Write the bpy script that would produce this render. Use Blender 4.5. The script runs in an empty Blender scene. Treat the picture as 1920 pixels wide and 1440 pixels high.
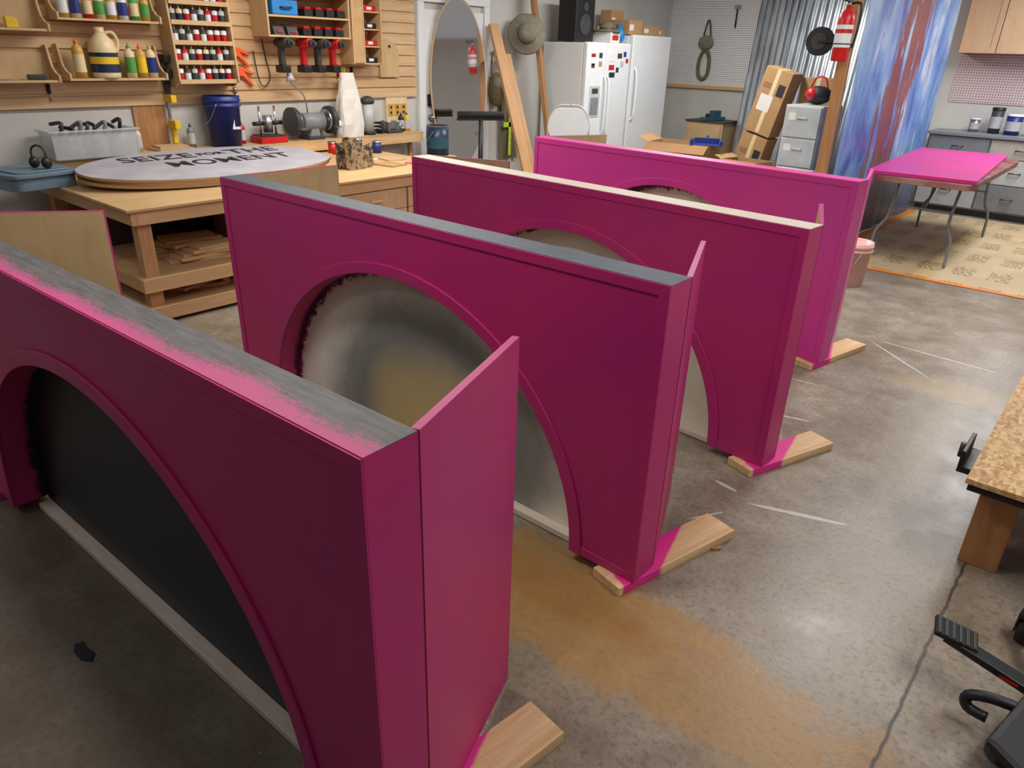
import bpy, bmesh, math, random
from mathutils import Vector, Matrix, Euler
random.seed(7)
sc=bpy.context.scene
COL=sc.collection
R=math.radians
# ------------------------------------------------------------------ materials
def s2l(c):
    return tuple(((v/255.)/12.92 if v/255.<=.04045 else ((v/255.+.055)/1.055)**2.4) for v in c)
class NT:
    def __init__(s,name):
        s.m=bpy.data.materials.new(name); s.m.use_nodes=True
        s.t=s.m.node_tree; s.n=s.t.nodes; s.l=s.t.links
        s.b=s.n['Principled BSDF']
        s.tc=s.n.new('ShaderNodeTexCoord')
    def obj(s): return s.tc.outputs['Object']
    def lk(s,a,b): s.l.new(a,b)
    def mapping(s,v,scale=(1,1,1),loc=(0,0,0),rot=(0,0,0)):
        n=s.n.new('ShaderNodeMapping'); s.lk(v,n.inputs[0]); n.inputs['Scale'].default_value=scale
        n.inputs['Location'].default_value=loc; n.inputs['Rotation'].default_value=rot; return n.outputs[0]
    def noise(s,v,scale=5,detail=4,rough=.5,dist=0):
        n=s.n.new('ShaderNodeTexNoise'); s.lk(v,n.inputs['Vector']); n.inputs['Scale'].default_value=scale
        n.inputs['Detail'].default_value=detail; n.inputs['Roughness'].default_value=rough; n.inputs['Distortion'].default_value=dist
        return n.outputs['Fac']
    def vor(s,v,scale=5,out='Distance',feature='F1'):
        n=s.n.new('ShaderNodeTexVoronoi'); n.feature=feature; s.lk(v,n.inputs['Vector']); n.inputs['Scale'].default_value=scale
        return n.outputs[out]
    def ramp(s,f,stops,interp='LINEAR'):
        n=s.n.new('ShaderNodeValToRGB'); s.lk(f,n.inputs[0]); r=n.color_ramp; r.interpolation=interp
        while len(r.elements)<len(stops): r.elements.new(.5)
        for e,(p,c) in zip(r.elements,stops):
            e.position=p; e.color=(*c,1) if isinstance(c,tuple) else (c,c,c,1)
        return n.outputs[0]
    def mix(s,f,a,b):
        n=s.n.new('ShaderNodeMix'); n.data_type='RGBA'
        for i,x in ((0,f),(6,a),(7,b)):
            if isinstance(x,(int,float)): n.inputs[i].default_value=x
            elif isinstance(x,tuple): n.inputs[i].default_value=(*x,1)
            else: s.lk(x,n.inputs[i])
        return n.outputs[2]
    def math(s,op,a,b=0.,c=0.):
        n=s.n.new('ShaderNodeMath'); n.operation=op
        for i,x in enumerate((a,b,c)):
            if isinstance(x,(int,float)): n.inputs[i].default_value=x
            else: s.lk(x,n.inputs[i])
        return n.outputs[0]
    def sep(s,v):
        n=s.n.new('ShaderNodeSeparateXYZ'); s.lk(v,n.inputs[0]); return n.outputs
    def bump(s,h,strength=.2,dist=.01):
        n=s.n.new('ShaderNodeBump'); s.lk(h,n.inputs['Height']); n.inputs['Strength'].default_value=strength
        n.inputs['Distance'].default_value=dist; s.lk(n.outputs[0],s.b.inputs['Normal'])
    def set(s,col=None,rough=None,metal=None,spec=None):
        for k,v in (('Base Color',col),('Roughness',rough),('Metallic',metal),('Specular IOR Level',spec)):
            if v is None: continue
            if isinstance(v,tuple): s.b.inputs[k].default_value=(*v,1)
            elif isinstance(v,(int,float)): s.b.inputs[k].default_value=v
            else: s.lk(v,s.b.inputs[k])
        return s.m
def plain(name,rgb,rough=.5,metal=0,var=.12,scale=9):
    k=NT(name); c=s2l(rgb); lo=tuple(x*(1-var) for x in c); hi=tuple(min(1,x*(1+var)) for x in c)
    f=k.noise(k.obj(),scale,5,.6)
    return k.set(k.ramp(f,[(.3,lo),(.7,hi)]),rough,metal)
def wood(name,a,b,axis=0,rough=.6,sc_=6,stretch=.08):
    k=NT(name); s=[1,1,1]; s[axis]=stretch
    v=k.mapping(k.obj(),tuple(s))
    f=k.noise(v,sc_*4,6,.65,1.2); g=k.noise(k.obj(),2.5,3)
    c=k.ramp(f,[(.3,s2l(a)),(.7,s2l(b))]); c=k.mix(k.math('MULTIPLY',g,.35),c,s2l(tuple(x*.8 for x in b)))
    k.bump(f,.08,.004)
    return k.set(c,rough)
PINK=(.54,.022,.165)
def pinkmat(name,c=PINK,rough=.40):
    k=NT(name); f=k.noise(k.obj(),1.6,4); g=k.noise(k.obj(),220,2)
    k.bump(g,.06,.002)
    return k.set(k.ramp(f,[(.3,(c[0]*.84,c[1]*.9,c[2]*1.12)),(.7,(c[0],c[1],c[2]*.88))]),k.ramp(f,[(.3,rough-.05),(.7,rough+.08)]))
M={}
M['pink']=pinkmat('pink_paint')
M['pink2']=pinkmat('bright_pink_paint',(.70,.045,.30),.38)
M['white']=plain('white_enamel',(226,230,232),.35,0,.03)
M['wallw']=plain('white_drywall',(200,198,192),.8,0,.06,2)
M['black']=plain('black_plastic',(24,24,26),.45)
M['dark']=plain('dark_gray_plastic',(58,60,62),.5)
M['gray']=plain('gray_metal_paint',(130,134,138),.45)
M['lgray']=plain('light_gray_plastic',(186,190,190),.45)
M['steel']=plain('steel',(170,172,175),.32,.9)
M['chrome']=plain('chrome',(210,212,215),.15,1.,.03)
M['red']=plain('red_paint',(196,28,30),.35)
M['blue']=plain('blue_plastic',(30,48,120),.4)
M['lblue']=plain('light_blue_plastic',(40,130,200),.4)
M['bgray']=plain('blue_gray_plastic',(104,128,145),.5)
M['navy']=plain('navy_can',(28,48,78),.35)
M['yellow']=plain('yellow_plastic',(228,190,40),.45)
M['orange']=plain('orange_plastic',(235,95,40),.45)
M['tape']=plain('orange_tape_vinyl',(236,132,36),.45)
M['green']=plain('green_plastic',(80,150,70),.5)
M['cream']=plain('cream_plastic',(226,205,160),.4)
M['amber']=plain('amber_glue',(205,160,70),.35)
M['teal']=plain('teal_metal',(50,90,105),.45)
M['tan']=plain('tan_felt',(128,122,106),.9,0,.2,25)
M['olive']=plain('olive_canvas',(110,100,72),.9,0,.2,25)
M['lime']=plain('lime_fabric',(170,195,60),.9,0,.2,25)
M['paper']=plain('white_paper_bag',(225,222,215),.75,0,.05)
M['pinkpap']=plain('pink_plastic_film',(220,130,150),.4)
M['card']=plain('cardboard',(176,138,94),.8,0,.1,6)
M['cardd']=plain('cardboard_dark',(150,112,74),.8,0,.1,6)
M['ink']=plain('black_ink',(40,40,46),.6)
M['rubber']=plain('black_rubber',(30,30,30),.75)
M['bronze']=plain('bronze_pull',(110,90,60),.35,.8)
M['beige']=plain('beige_cabinet',(190,160,115),.5)
M['gbeige']=plain('grey_beige_drawer',(178,172,160),.5)
M['clear']=plain('frosted_clear_plastic',(215,220,222),.2); M['clear'].node_tree.nodes['Principled BSDF'].inputs['Alpha'].default_value=.5
k=NT('mirror_glass'); f=k.noise(k.obj(),2,2); M['mirror']=k.set(k.ramp(f,[(0,.78),(1,.86)]),.04,1.)
M['pine']=wood('pine_board_y',(204,162,108),(228,192,142),1)
M['pinex']=wood('pine_board_x',(196,152,100),(222,184,134),0)
M['pinez']=wood('pine_board_z',(186,134,86),(212,168,118),2)
M['studz']=wood('old_stud_wood',(156,106,62),(186,138,90),2)
M['ply']=wood('plywood_birch',(196,162,116),(214,182,136),2,.6,3,.3)
M['plyx']=wood('plywood_sheet',(190,150,104),(212,176,128),1,.6,3,.2)
M['bench']=wood('bench_top_wood',(196,156,106),(216,180,132),1,.6,3,.25)
M['slat']=wood('cleat_wood',(200,162,118),(226,194,150),1,.6,4,.06)
M['cab']=wood('maple_cabinet',(208,170,128),(222,188,148),2,.45,2,.2)
k=NT('osb'); v=k.mapping(k.obj(),(1,.45,1),(0,0,0),(0,0,.6)); c1=k.vor(v,75,'Color'); f=k.sep(c1)[0]; g=k.noise(k.obj(),60,4)
c=k.ramp(f,[(0,s2l((166,124,80))),(.5,s2l((196,158,110))),(1,s2l((214,180,134)))]); c=k.mix(k.ramp(g,[(.35,.5),(.5,0.)]),c,s2l((136,98,62))); M['osb']=k.set(c,.7)
k=NT('pine_with_pink_overspray'); v=k.mapping(k.obj(),(1,.08,1)); f=k.noise(v,24,6,.65,1.2)
c=k.ramp(f,[(.3,s2l((204,162,112))),(.7,s2l((236,204,158)))])
s_=k.sep(k.obj()); nn=k.math('MULTIPLY',k.math('SUBTRACT',k.noise(k.obj(),9,3),.5),.05)
e=k.math('ADD',k.math('ADD',s_[1],k.math('MULTIPLY',s_[0],1.9)),nn)
e2=k.math('ADD',k.math('ADD',s_[1],k.math('MULTIPLY',s_[0],.3)),nn)
msk=k.math('MULTIPLY',k.ramp(e,[(.33,1.),(.35,0.)]),k.ramp(e2,[(.03,0.),(.04,1.)]))
c=k.mix(msk,c,s2l((222,44,142))); M['board']=k.set(c,.55)
def topmat(name,base,base2,pinkw):
    k=NT(name); o=k.obj(); s=k.sep(o)
    v=k.mapping(o,(.35,3,1)); f=k.noise(v,22,6,.7); c=k.ramp(f,[(.3,base),(.75,base2)])
    if pinkw>0:
        n=k.noise(k.mapping(o,(.6,1.6,1)),90,8,.9); big=k.noise(k.mapping(o,(1,.1,1)),1.8,3)
        e=k.math('ADD',s[1],k.math('MULTIPLY',k.math('SUBTRACT',n,.5),.22))
        e=k.math('SUBTRACT',e,k.math('MULTIPLY',k.math('SUBTRACT',big,.5),.14))
        c=k.mix(k.ramp(e,[(max(0,pinkw-.014),.92),(pinkw+.018,0.)]),c,s2l((196,72,130)))
    sp=k.vor(o,9); c=k.mix(k.ramp(sp,[(.015,.5),(.03,0.)]),c,s2l((190,195,200)))
    return k.set(c,.55)
M['top0']=topmat('charcoal_top_with_pink',s2l((68,68,68)),s2l((112,110,108)),.036)
M['top1']=topmat('slate_top',s2l((60,68,80)),s2l((98,106,118)),.0)
M['top2']=topmat('cream_top',s2l((214,196,176)),s2l((240,228,212)),0)
M['top3']=M['pink2']
def backmat(name,kind):
    k=NT(name); o=k.obj(); s=k.sep(o); n=k.noise(o,4,4)
    CX=-1.24
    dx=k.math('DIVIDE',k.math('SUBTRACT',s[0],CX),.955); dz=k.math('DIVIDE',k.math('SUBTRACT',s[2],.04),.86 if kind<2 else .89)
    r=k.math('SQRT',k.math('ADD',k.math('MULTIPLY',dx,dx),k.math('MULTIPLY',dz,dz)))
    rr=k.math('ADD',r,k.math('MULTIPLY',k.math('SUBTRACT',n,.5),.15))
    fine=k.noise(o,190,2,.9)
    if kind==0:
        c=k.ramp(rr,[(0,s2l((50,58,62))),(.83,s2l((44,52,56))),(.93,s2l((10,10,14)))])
    elif kind==1:
        dx2=k.math('DIVIDE',k.math('SUBTRACT',s[0],-1.17),.60); dz2=k.math('DIVIDE',k.math('SUBTRACT',s[2],.20),.48)
        r2=k.math('SQRT',k.math('ADD',k.math('MULTIPLY',dx2,dx2),k.math('MULTIPLY',dz2,dz2)))
        e=k.math('ADD',k.math('MULTIPLY',r2,.5),k.math('MULTIPLY',k.math('SUBTRACT',k.noise(o,2.2,5,.6),.5),.26))
        e=k.math('ADD',e,k.math('MULTIPLY',k.math('SUBTRACT',fine,.5),.10))
        c=k.ramp(e,[(0,s2l((220,190,128))),(.24,s2l((196,174,128))),(.42,s2l((132,131,126))),(.52,s2l((146,145,140))),(.66,s2l((240,234,218)))])
        kn=k.vor(o,2.3); c=k.mix(k.ramp(kn,[(.02,.6),(.06,0.)]),c,s2l((150,112,60)))
    else:
        c=k.ramp(k.math('ADD',k.math('MULTIPLY',n,.7),k.math('MULTIPLY',k.noise(o,1.6,5,.7),.3)),[(.35,s2l((216,206,184))),(.65,s2l((244,238,222)))])
    if kind>0:
        e=k.math('ADD',r,k.math('MULTIPLY',k.math('SUBTRACT',k.noise(k.mapping(o,(1,1,1),(5,2,1)),15,9,.8),.5),.26))
        c=k.mix(k.ramp(e,[(.975,0.),(.98,1.)]),c,(.40,.02,.13) if kind==1 else s2l((120,40,70)))
        sp=k.noise(o,9,8,.85)
        e=k.math('ADD',r,k.math('MULTIPLY',k.math('SUBTRACT',sp,.5),.42))
        c=k.mix(k.ramp(e,[(1.02 if 0 else .990,0.),(.996,1.)]),c,s2l((28,40,84)) if kind==1 else s2l((66,50,56)))
    k.bump(k.noise(o,150,2),.05,.002)
    return k.set(c,.5)
for i in range(3): M['back%d'%i]=backmat('back_panel_paint_%d'%i,i)
def revmat(name,dark):
    k=NT(name); o=k.obj(); s=k.sep(o); n=k.noise(o,14,6,.7)
    e=k.math('ADD',s[1],k.math('MULTIPLY',k.math('SUBTRACT',n,.5),.09))
    return k.set(k.mix(k.ramp(e,[(.075,0.),(.095,1.)]),PINK,dark),.45)
M['rev0']=revmat('reveal_black_overspray',s2l((20,14,24))); M['rev1']=revmat('reveal_navy_overspray',s2l((80,20,66)))
# floor
k=NT('sealed_concrete'); o=k.obj(); s=k.sep(o)
n1=k.noise(o,.9,6,.6); n2=k.noise(o,3.4,9,.72); n3=k.noise(o,45,5,.7)
c=k.ramp(n1,[(.3,s2l((132,118,99))),(.5,s2l((147,136,119))),(.7,s2l((156,149,137)))])
c=k.mix(k.ramp(n2,[(.38,.5),(.56,0.)]),c,s2l((104,88,69)))
c=k.mix(k.ramp(n2,[(.56,0.),(.70,.45)]),c,s2l((182,176,165)))
c=k.mix(k.ramp(n3,[(.36,.55),(.5,0.)]),c,s2l((92,80,66)))
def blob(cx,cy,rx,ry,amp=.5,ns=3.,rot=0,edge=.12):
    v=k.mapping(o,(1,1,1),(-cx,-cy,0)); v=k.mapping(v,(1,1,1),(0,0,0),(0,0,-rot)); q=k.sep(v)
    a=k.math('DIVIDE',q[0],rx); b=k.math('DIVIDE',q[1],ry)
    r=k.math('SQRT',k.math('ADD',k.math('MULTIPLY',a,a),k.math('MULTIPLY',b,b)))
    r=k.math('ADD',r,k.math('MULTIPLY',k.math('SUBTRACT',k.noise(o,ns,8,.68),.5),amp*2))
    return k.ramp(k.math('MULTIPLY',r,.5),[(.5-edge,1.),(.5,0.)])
c=k.mix(k.math('MULTIPLY',blob(-1.0,1.63,1.15,.27,.8,3.0,0,.14),k.math('ADD',.20,k.math('MULTIPLY',n2,.75))),c,s2l((168,122,48)))
c=k.mix(k.math('MULTIPLY',blob(-1.2,1.66,.6,.12,.7,4.,0,.16),.35),c,s2l((150,98,30)))
c=k.mix(k.math('MULTIPLY',blob(-.3,4.6,.55,.2,.7,3,0,.1),.35),c,s2l((176,150,98)))
c=k.mix(k.math('MULTIPLY',blob(-.62,1.72,.08,.04,.6,9,0,.05),.4),c,s2l((150,112,88)))
c=k.mix(k.math('MULTIPLY',blob(-2.4,.1,2.2,.9,.4,2,0,.2),.65),c,s2l((80,67,54)))  # shade before the nearest frame, painted into the concrete colour
for (x,y,rot,L,w) in [(-.69,2.73,20,.22,.014),(-1.02,2.72,-10,.06,.012),(-.85,4.9,-42,.35,.008),(-.7,5.15,-5,.4,.008),(-1.3,4.1,8,.25,.005),(-.98,2.45,60,.10,.006),(-1.05,3.6,15,.1,.008)]:
    c=k.mix(k.math('MULTIPLY',blob(x,y,L,w,.5,18,R(rot),.1),.75),c,s2l((208,206,200)))
sp=k.vor(o,6); c=k.mix(k.ramp(sp,[(.008,.7),(.02,0.)]),c,s2l((70,60,52)))
sp2=k.vor(k.mapping(o,(1,1,1),(3.3,1.7,0)),4.3); c=k.mix(k.ramp(sp2,[(.010,.7),(.02,0.)]),c,s2l((200,196,190)))
j=k.math('ABSOLUTE',k.math('ADD',s[0],k.math('ADD',.09,k.math('MULTIPLY',k.math('SUBTRACT',k.noise(o,12,4),.5),.02))))
c=k.mix(k.ramp(j,[(.003,.9),(.007,0.)]),c,s2l((54,46,38)))
k.bump(n3,.2,.004)
M['floor']=k.set(c,k.ramp(n2,[(.3,.26),(.7,.46)]),0,.5)
k=NT('floor_paper'); o=k.obj(); s=k.sep(o); n=k.noise(o,3,4)
c=k.ramp(n,[(.3,s2l((186,162,124))),(.7,s2l((202,180,142)))])
yy=k.math('FRACT',k.math('MULTIPLY',s[0],1.15)); c=k.mix(k.ramp(k.math('ABSOLUTE',k.math('SUBTRACT',yy,.5)),[(.06,.4),(.075,0.)]),c,s2l((222,192,112)))
bx=k.math('FRACT',k.math('MULTIPLY',s[0],3.4)); by=k.math('FRACT',k.math('MULTIPLY',s[1],1.5)); ln=k.math('FRACT',k.math('MULTIPLY',s[1],14.))
mk=k.math('MULTIPLY',k.math('MULTIPLY',k.math('LESS_THAN',k.math('ABSOLUTE',k.math('SUBTRACT',bx,.5)),.3),k.math('LESS_THAN',k.math('ABSOLUTE',k.math('SUBTRACT',by,.5)),.27)),
   k.math('MULTIPLY',k.math('LESS_THAN',ln,.5),k.math('GREATER_THAN',k.noise(k.mapping(o,(3,1,1)),18,2),.46)))
c=k.mix(k.math('MULTIPLY',mk,.8),c,s2l((74,62,52))); M['fpaper']=k.set(c,.6)
def peg(name,rgb,horiz):
    k=NT(name); o=k.obj(); s=k.sep(o)
    a=k.math('SUBTRACT',k.math('FRACT',k.math('MULTIPLY',s[horiz],33.)),.5); b=k.math('SUBTRACT',k.math('FRACT',k.math('MULTIPLY',s[2],33.)),.5)
    r=k.math('SQRT',k.math('ADD',k.math('MULTIPLY',a,a),k.math('MULTIPLY',b,b)))
    c=k.mix(k.ramp(r,[(.2,1.),(.26,0.)]),s2l(rgb),s2l((90,90,90)))
    return k.set(c,.5)
M['peg']=peg('white_pegboard',(228,228,226),0); M['pegp']=peg('pinkish_pegboard',(212,190,188),0)
k=NT('painted_drop_cloth'); o=k.obj(); s=k.sep(o)
n=k.noise(k.mapping(o,(1,1.2,.45)),1.7,6,.6,.5); n2=k.noise(k.mapping(o,(1,2.2,.4),(0,4,1)),2.2,7,.65,.3); n3=k.noise(k.mapping(o,(1,1.8,.6)),3,6,.7)
c=k.ramp(n,[(.34,s2l((66,88,160))),(.45,s2l((104,146,206))),(.55,s2l((140,178,220))),(.66,s2l((200,212,226)))])
c=k.mix(k.ramp(n3,[(.48,0.),(.62,.7)]),c,s2l((64,104,180)))
pc=k.math('SUBTRACT',k.math('ADD',s[1],k.math('MULTIPLY',s[2],-.30)),8.35); w_=k.math('ABSOLUTE',pc)
pp=k.math('ADD',w_,k.math('MULTIPLY',k.math('SUBTRACT',n2,.5),2.2))
c=k.mix(k.ramp(pp,[(.34,.95),(.42,0.)]),c,s2l((124,62,60)))
lo=k.math('ADD',s[2],k.math('MULTIPLY',k.math('SUBTRACT',n2,.5),1.4)); c=k.mix(k.ramp(lo,[(.35,.8),(.85,0.)]),c,s2l((84,82,94)))
M['drape']=k.set(c,.4)
k=NT('corrugated_steel'); n=k.noise(k.mapping(k.obj(),(1,1,.2)),8,4); M['corr']=k.set(k.ramp(n,[(.3,s2l((150,156,162))),(.7,s2l((205,210,214)))]),.33,.85)
k=NT('bark_wood'); n=k.noise(k.obj(),16,7,.8); k.bump(n,.8,.03); M['bark']=k.set(k.ramp(n,[(.44,s2l((40,32,28))),(.54,s2l((176,150,114)))]),.8)
k=NT('sign_face'); n=k.noise(k.obj(),4,5); M['signface']=k.set(k.ramp(n,[(.3,s2l((164,162,172))),(.7,s2l((186,184,192)))]),.45)
k=NT('layered_ply_edge'); s=k.sep(k.obj()); f=k.math('FRACT',k.math('ADD',.3,k.math('MULTIPLY',s[2],140.))); M['layers']=k.set(k.ramp(f,[(.45,s2l((200,170,124))),(.6,s2l((150,114,74)))]),.7)
k=NT('pink_bucket_plastic'); n=k.noise(k.obj(),6,4); M['pbucket']=k.set(k.ramp(n,[(.3,s2l((226,160,158))),(.7,s2l((240,192,188)))]),.35)
k=NT('table_underlay'); n=k.noise(k.obj(),5,5); M['tabletop']=k.set(k.ramp(n,[(.35,s2l((112,52,52))),(.65,s2l((150,110,104)))]),.5)

# ------------------------------------------------------------------ mesh builder
class MB:
    def __init__(s): s.v=[];s.f=[];s.mi=[];s.sm=[];s.mats=[]
    def add(s,V,F,mat,smooth=False,X=None):
        mat=M[mat] if isinstance(mat,str) else mat
        if mat not in s.mats: s.mats.append(mat)
        k=s.mats.index(mat); b=len(s.v)
        for p in V:
            p=Vector(p); s.v.append(X@p if X is not None else p)
        for f in F: s.f.append([b+i for i in f]); s.mi.append(k); s.sm.append(smooth)
        return s
    def box(s,a,b,mat,X=None):
        x0,y0,z0=a;x1,y1,z1=b
        V=[(x0,y0,z0),(x1,y0,z0),(x1,y1,z0),(x0,y1,z0),(x0,y0,z1),(x1,y0,z1),(x1,y1,z1),(x0,y1,z1)]
        return s.add(V,[(0,3,2,1),(4,5,6,7),(0,1,5,4),(1,2,6,5),(2,3,7,6),(3,0,4,7)],mat,False,X)
    def prism(s,poly,ax,a0,a1,mat,X=None,smooth=False,cap=None):
        def P(p,t): return {'x':(t,p[0],p[1]),'y':(p[0],t,p[1]),'z':(p[0],p[1],t)}[ax]
        n=len(poly); V=[P(p,a0) for p in poly]+[P(p,a1) for p in poly]
        s.add(V,[(i,(i+1)%n,n+(i+1)%n,n+i) for i in range(n)],mat,smooth,X)
        s.add(V,[tuple(range(n))[::-1],tuple(range(n,2*n))],cap or mat,False,X); return s
    def cyl(s,p0,p1,r0,mat,r1=None,n=16,X=None):
        r1=r0 if r1 is None else r1; p0=Vector(p0);p1=Vector(p1); d=(p1-p0)
        q=d.to_track_quat('Z','Y').to_matrix()
        V=[];
        for p,r in((p0,r0),(p1,r1)):
            for i in range(n):
                a=2*math.pi*i/n; V.append(p+q@Vector((r*math.cos(a),r*math.sin(a),0)))
        s.add(V,[(i,(i+1)%n,n+(i+1)%n,n+i) for i in range(n)],mat,True,X)
        s.add(V,[tuple(range(n))[::-1],tuple(range(n,2*n))],mat,False,X); return s
    def lathe(s,prof,mat,c=(0,0,0),n=24,X=None,sx=1,sy=1):
        V=[];F=[];m=len(prof)
        for i in range(n):
            a=2*math.pi*i/n
            for r,z in prof: V.append((c[0]+r*math.cos(a)*sx,c[1]+r*math.sin(a)*sy,c[2]+z))
        for i in range(n):
            for j in range(m-1):
                a=i*m+j;b=((i+1)%n)*m+j; F.append((a,b,b+1,a+1))
        return s.add(V,F,mat,True,X)
    def tube(s,pts,r,mat,n=8,X=None,sub=4,closed=False):
        P=[Vector(p) for p in pts]
        if sub>1 and len(P)>2:
            Q=[]
            for i in range(len(P)-1):
                a=P[max(i-1,0)];b=P[i];c=P[i+1];d=P[min(i+2,len(P)-1)]
                for j in range(sub):
                    t=j/sub; Q.append(.5*((2*b)+(c-a)*t+(2*a-5*b+4*c-d)*t*t+(3*b-a-3*c+d)*t**3))
            Q.append(P[-1]); P=Q
        V=[];F=[];up=None
        for i,p in enumerate(P):
            d=(P[min(i+1,len(P)-1)]-P[max(i-1,0)]).normalized()
            if up is None: up=d.orthogonal().normalized()
            up=(up-d*up.dot(d)); up=up.normalized() if up.length>1e-6 else d.orthogonal().normalized()
            w=d.cross(up)
            for j in range(n):
                a=2*math.pi*j/n; V.append(p+up*(r*math.cos(a))+w*(r*math.sin(a)))
        for i in range(len(P)-1):
            for j in range(n): F.append((i*n+j,i*n+(j+1)%n,(i+1)*n+(j+1)%n,(i+1)*n+j))
        s.add(V,F,mat,True,X); s.add(V,[tuple(range(n))[::-1],tuple(range(len(V)-n,len(V)))],mat,False,X); return s
    def ball(s,c,r,mat,n=16,X=None):
        if not isinstance(r,tuple): r=(r,r,r)
        V=[];F=[];m=n//2
        for i in range(m+1):
            t=math.pi*i/m
            for j in range(n):
                a=2*math.pi*j/n; V.append((c[0]+r[0]*math.sin(t)*math.cos(a),c[1]+r[1]*math.sin(t)*math.sin(a),c[2]+r[2]*math.cos(t)))
        for i in range(m):
            for j in range(n): F.append((i*n+j,i*n+(j+1)%n,(i+1)*n+(j+1)%n,(i+1)*n+j))
        return s.add(V,F,mat,True,X)
    def build(s,name,parent=None,loc=(0,0,0),rot=(0,0,0),bevel=0,label=None,cat=None,group=None,struct=False):
        me=bpy.data.meshes.new(name); me.from_pydata([tuple(v) for v in s.v],[],s.f)
        for m in s.mats: me.materials.append(m)
        me.polygons.foreach_set('material_index',s.mi); me.polygons.foreach_set('use_smooth',s.sm)
        bm=bmesh.new(); bm.from_mesh(me); bmesh.ops.remove_doubles(bm,verts=bm.verts,dist=1e-5)
        bmesh.ops.recalc_face_normals(bm,faces=bm.faces); bm.to_mesh(me); bm.free()
        o=bpy.data.objects.new(name,me); COL.objects.link(o); o.location=loc; o.rotation_euler=rot
        if parent: o.parent=parent
        if bevel:
            b=o.modifiers.new('bevel','BEVEL'); b.width=bevel; b.segments=2; b.limit_method='ANGLE'; b.angle_limit=R(40)
        if label: o['label']=label
        if cat: o['category']=cat
        if group: o['group']=group
        if struct: o['kind']='structure'
        return o
def T(name,label,cat,loc,rz=0,group=None,rot=None):
    o=bpy.data.objects.new(name,None); o.empty_display_size=.1; COL.objects.link(o); o.location=loc
    o.rotation_euler=rot or (0,0,R(rz)); o['label']=label; o['category']=cat
    if group: o['group']=group
    return o
def dup(o,loc,rz=None,label=None):
    c=o.copy(); c.location=loc
    if rz is not None: c.rotation_euler=(c.rotation_euler[0],c.rotation_euler[1],R(rz))
    COL.objects.link(c)
    if label: c['label']=label
    for ch in o.children:
        d=ch.copy(); d.parent=c; COL.objects.link(d)
        for g in ch.children:
            e=g.copy(); e.parent=d; COL.objects.link(e)
    return c
def text(name,body,size,mat,parent=None,loc=(0,0,0),rot=(0,0,0),align='CENTER',ext=.0008,off=0,sx=1):
    cu=bpy.data.curves.new(name,'FONT'); cu.body=body; cu.size=size; cu.extrude=ext; cu.align_x=align; cu.align_y='CENTER'; cu.offset=off; cu.space_character=1.04
    t=bpy.data.objects.new(name,cu); COL.objects.link(t); bpy.context.view_layer.update()
    me=bpy.data.meshes.new_from_object(t.evaluated_get(bpy.context.evaluated_depsgraph_get())); COL.objects.unlink(t); bpy.data.objects.remove(t)
    me.materials.clear(); me.materials.append(M[mat])
    o=bpy.data.objects.new(name,me); COL.objects.link(o); o.location=loc; o.rotation_euler=rot; o.scale=(sx,1,1)
    if parent: o.parent=parent
    return o
# ------------------------------------------------------------------ room
WX=-6.5; FY=11.3
MB().box((WX-.1,-3,-.1),(4.5,FY+.1,0),'floor').build('floor',struct=True)
MB().box((WX-.1,-3,0),(WX,FY,3),'wallw').build('wall_left',struct=True)
MB().box((WX-.1,FY,0),(4.5,FY+.1,3),'wallw').build('wall_back',struct=True)
MB().box((4.4,-3,0),(4.5,FY,3),'wallw').build('wall_right',struct=True)
MB().box((WX-.1,-3.1,0),(4.5,-3,3),'dark').build('wall_front',struct=True)
MB().box((-6.45,FY-.012,1.33),(-4.95,FY-.0005,2.7),'peg').build('trim_1',struct=True)
MB().box((-6.45,FY-.05,1.28),(-4.95,FY-.0005,1.33),'pinex').build('trim_2',struct=True)
MB().box((-2.25,FY-.012,1.3),(.3,FY-.0005,1.86),'pegp').build('trim_3',struct=True)
d=MB().box((WX+.0005,5.98,.01),(WX+.03,6.93,2.13),'white')
for (a,b,c_,e) in [(6.08,6.38,1.25,2.0),(6.53,6.83,1.25,2.0),(6.08,6.38,.2,1.0),(6.53,6.83,.2,1.0)]:
    d.box((WX+.03,a,c_),(WX+.038,b,e),'white')
d=d.build('door_1',struct=True,bevel=.006)
MB().box((WX+.031,6.0,1.14),(WX+.06,6.07,1.27),'black').build('door_lock',d,bevel=.008,label='black keypad deadbolt')
MB().cyl((WX+.031,6.035,1.02),(WX+.06,6.035,1.02),.032,'steel').ball((WX+.085,6.035,1.02),.03,'steel').build('door_knob',d)
m=MB().box((WX+.0005,5.88,0),(WX+.045,5.975,2.2),'white').box((WX+.0005,6.935,0),(WX+.045,7.03,2.2),'white').box((WX+.0005,5.88,2.201),(WX+.045,7.03,2.28),'white')
m.build('trim_4',struct=True,bevel=.004)
m=MB().box((WX+.0005,.4,1.25),(WX+.015,5.84,2.75),'slat'); z=1.25
while z<2.7:
    m.prism([(WX+.015,z),(WX+.033,z),(WX+.033,z+.075),(WX+.015,z+.088)],'y',.4,5.84,'slat'); z+=.105
m.build('trim_5',struct=True)
MB().box((WX+.0005,2.72,.0),(WX+.02,2.98,1.249),'studz').build('trim_6',struct=True)
SX=WX+.0335
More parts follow.
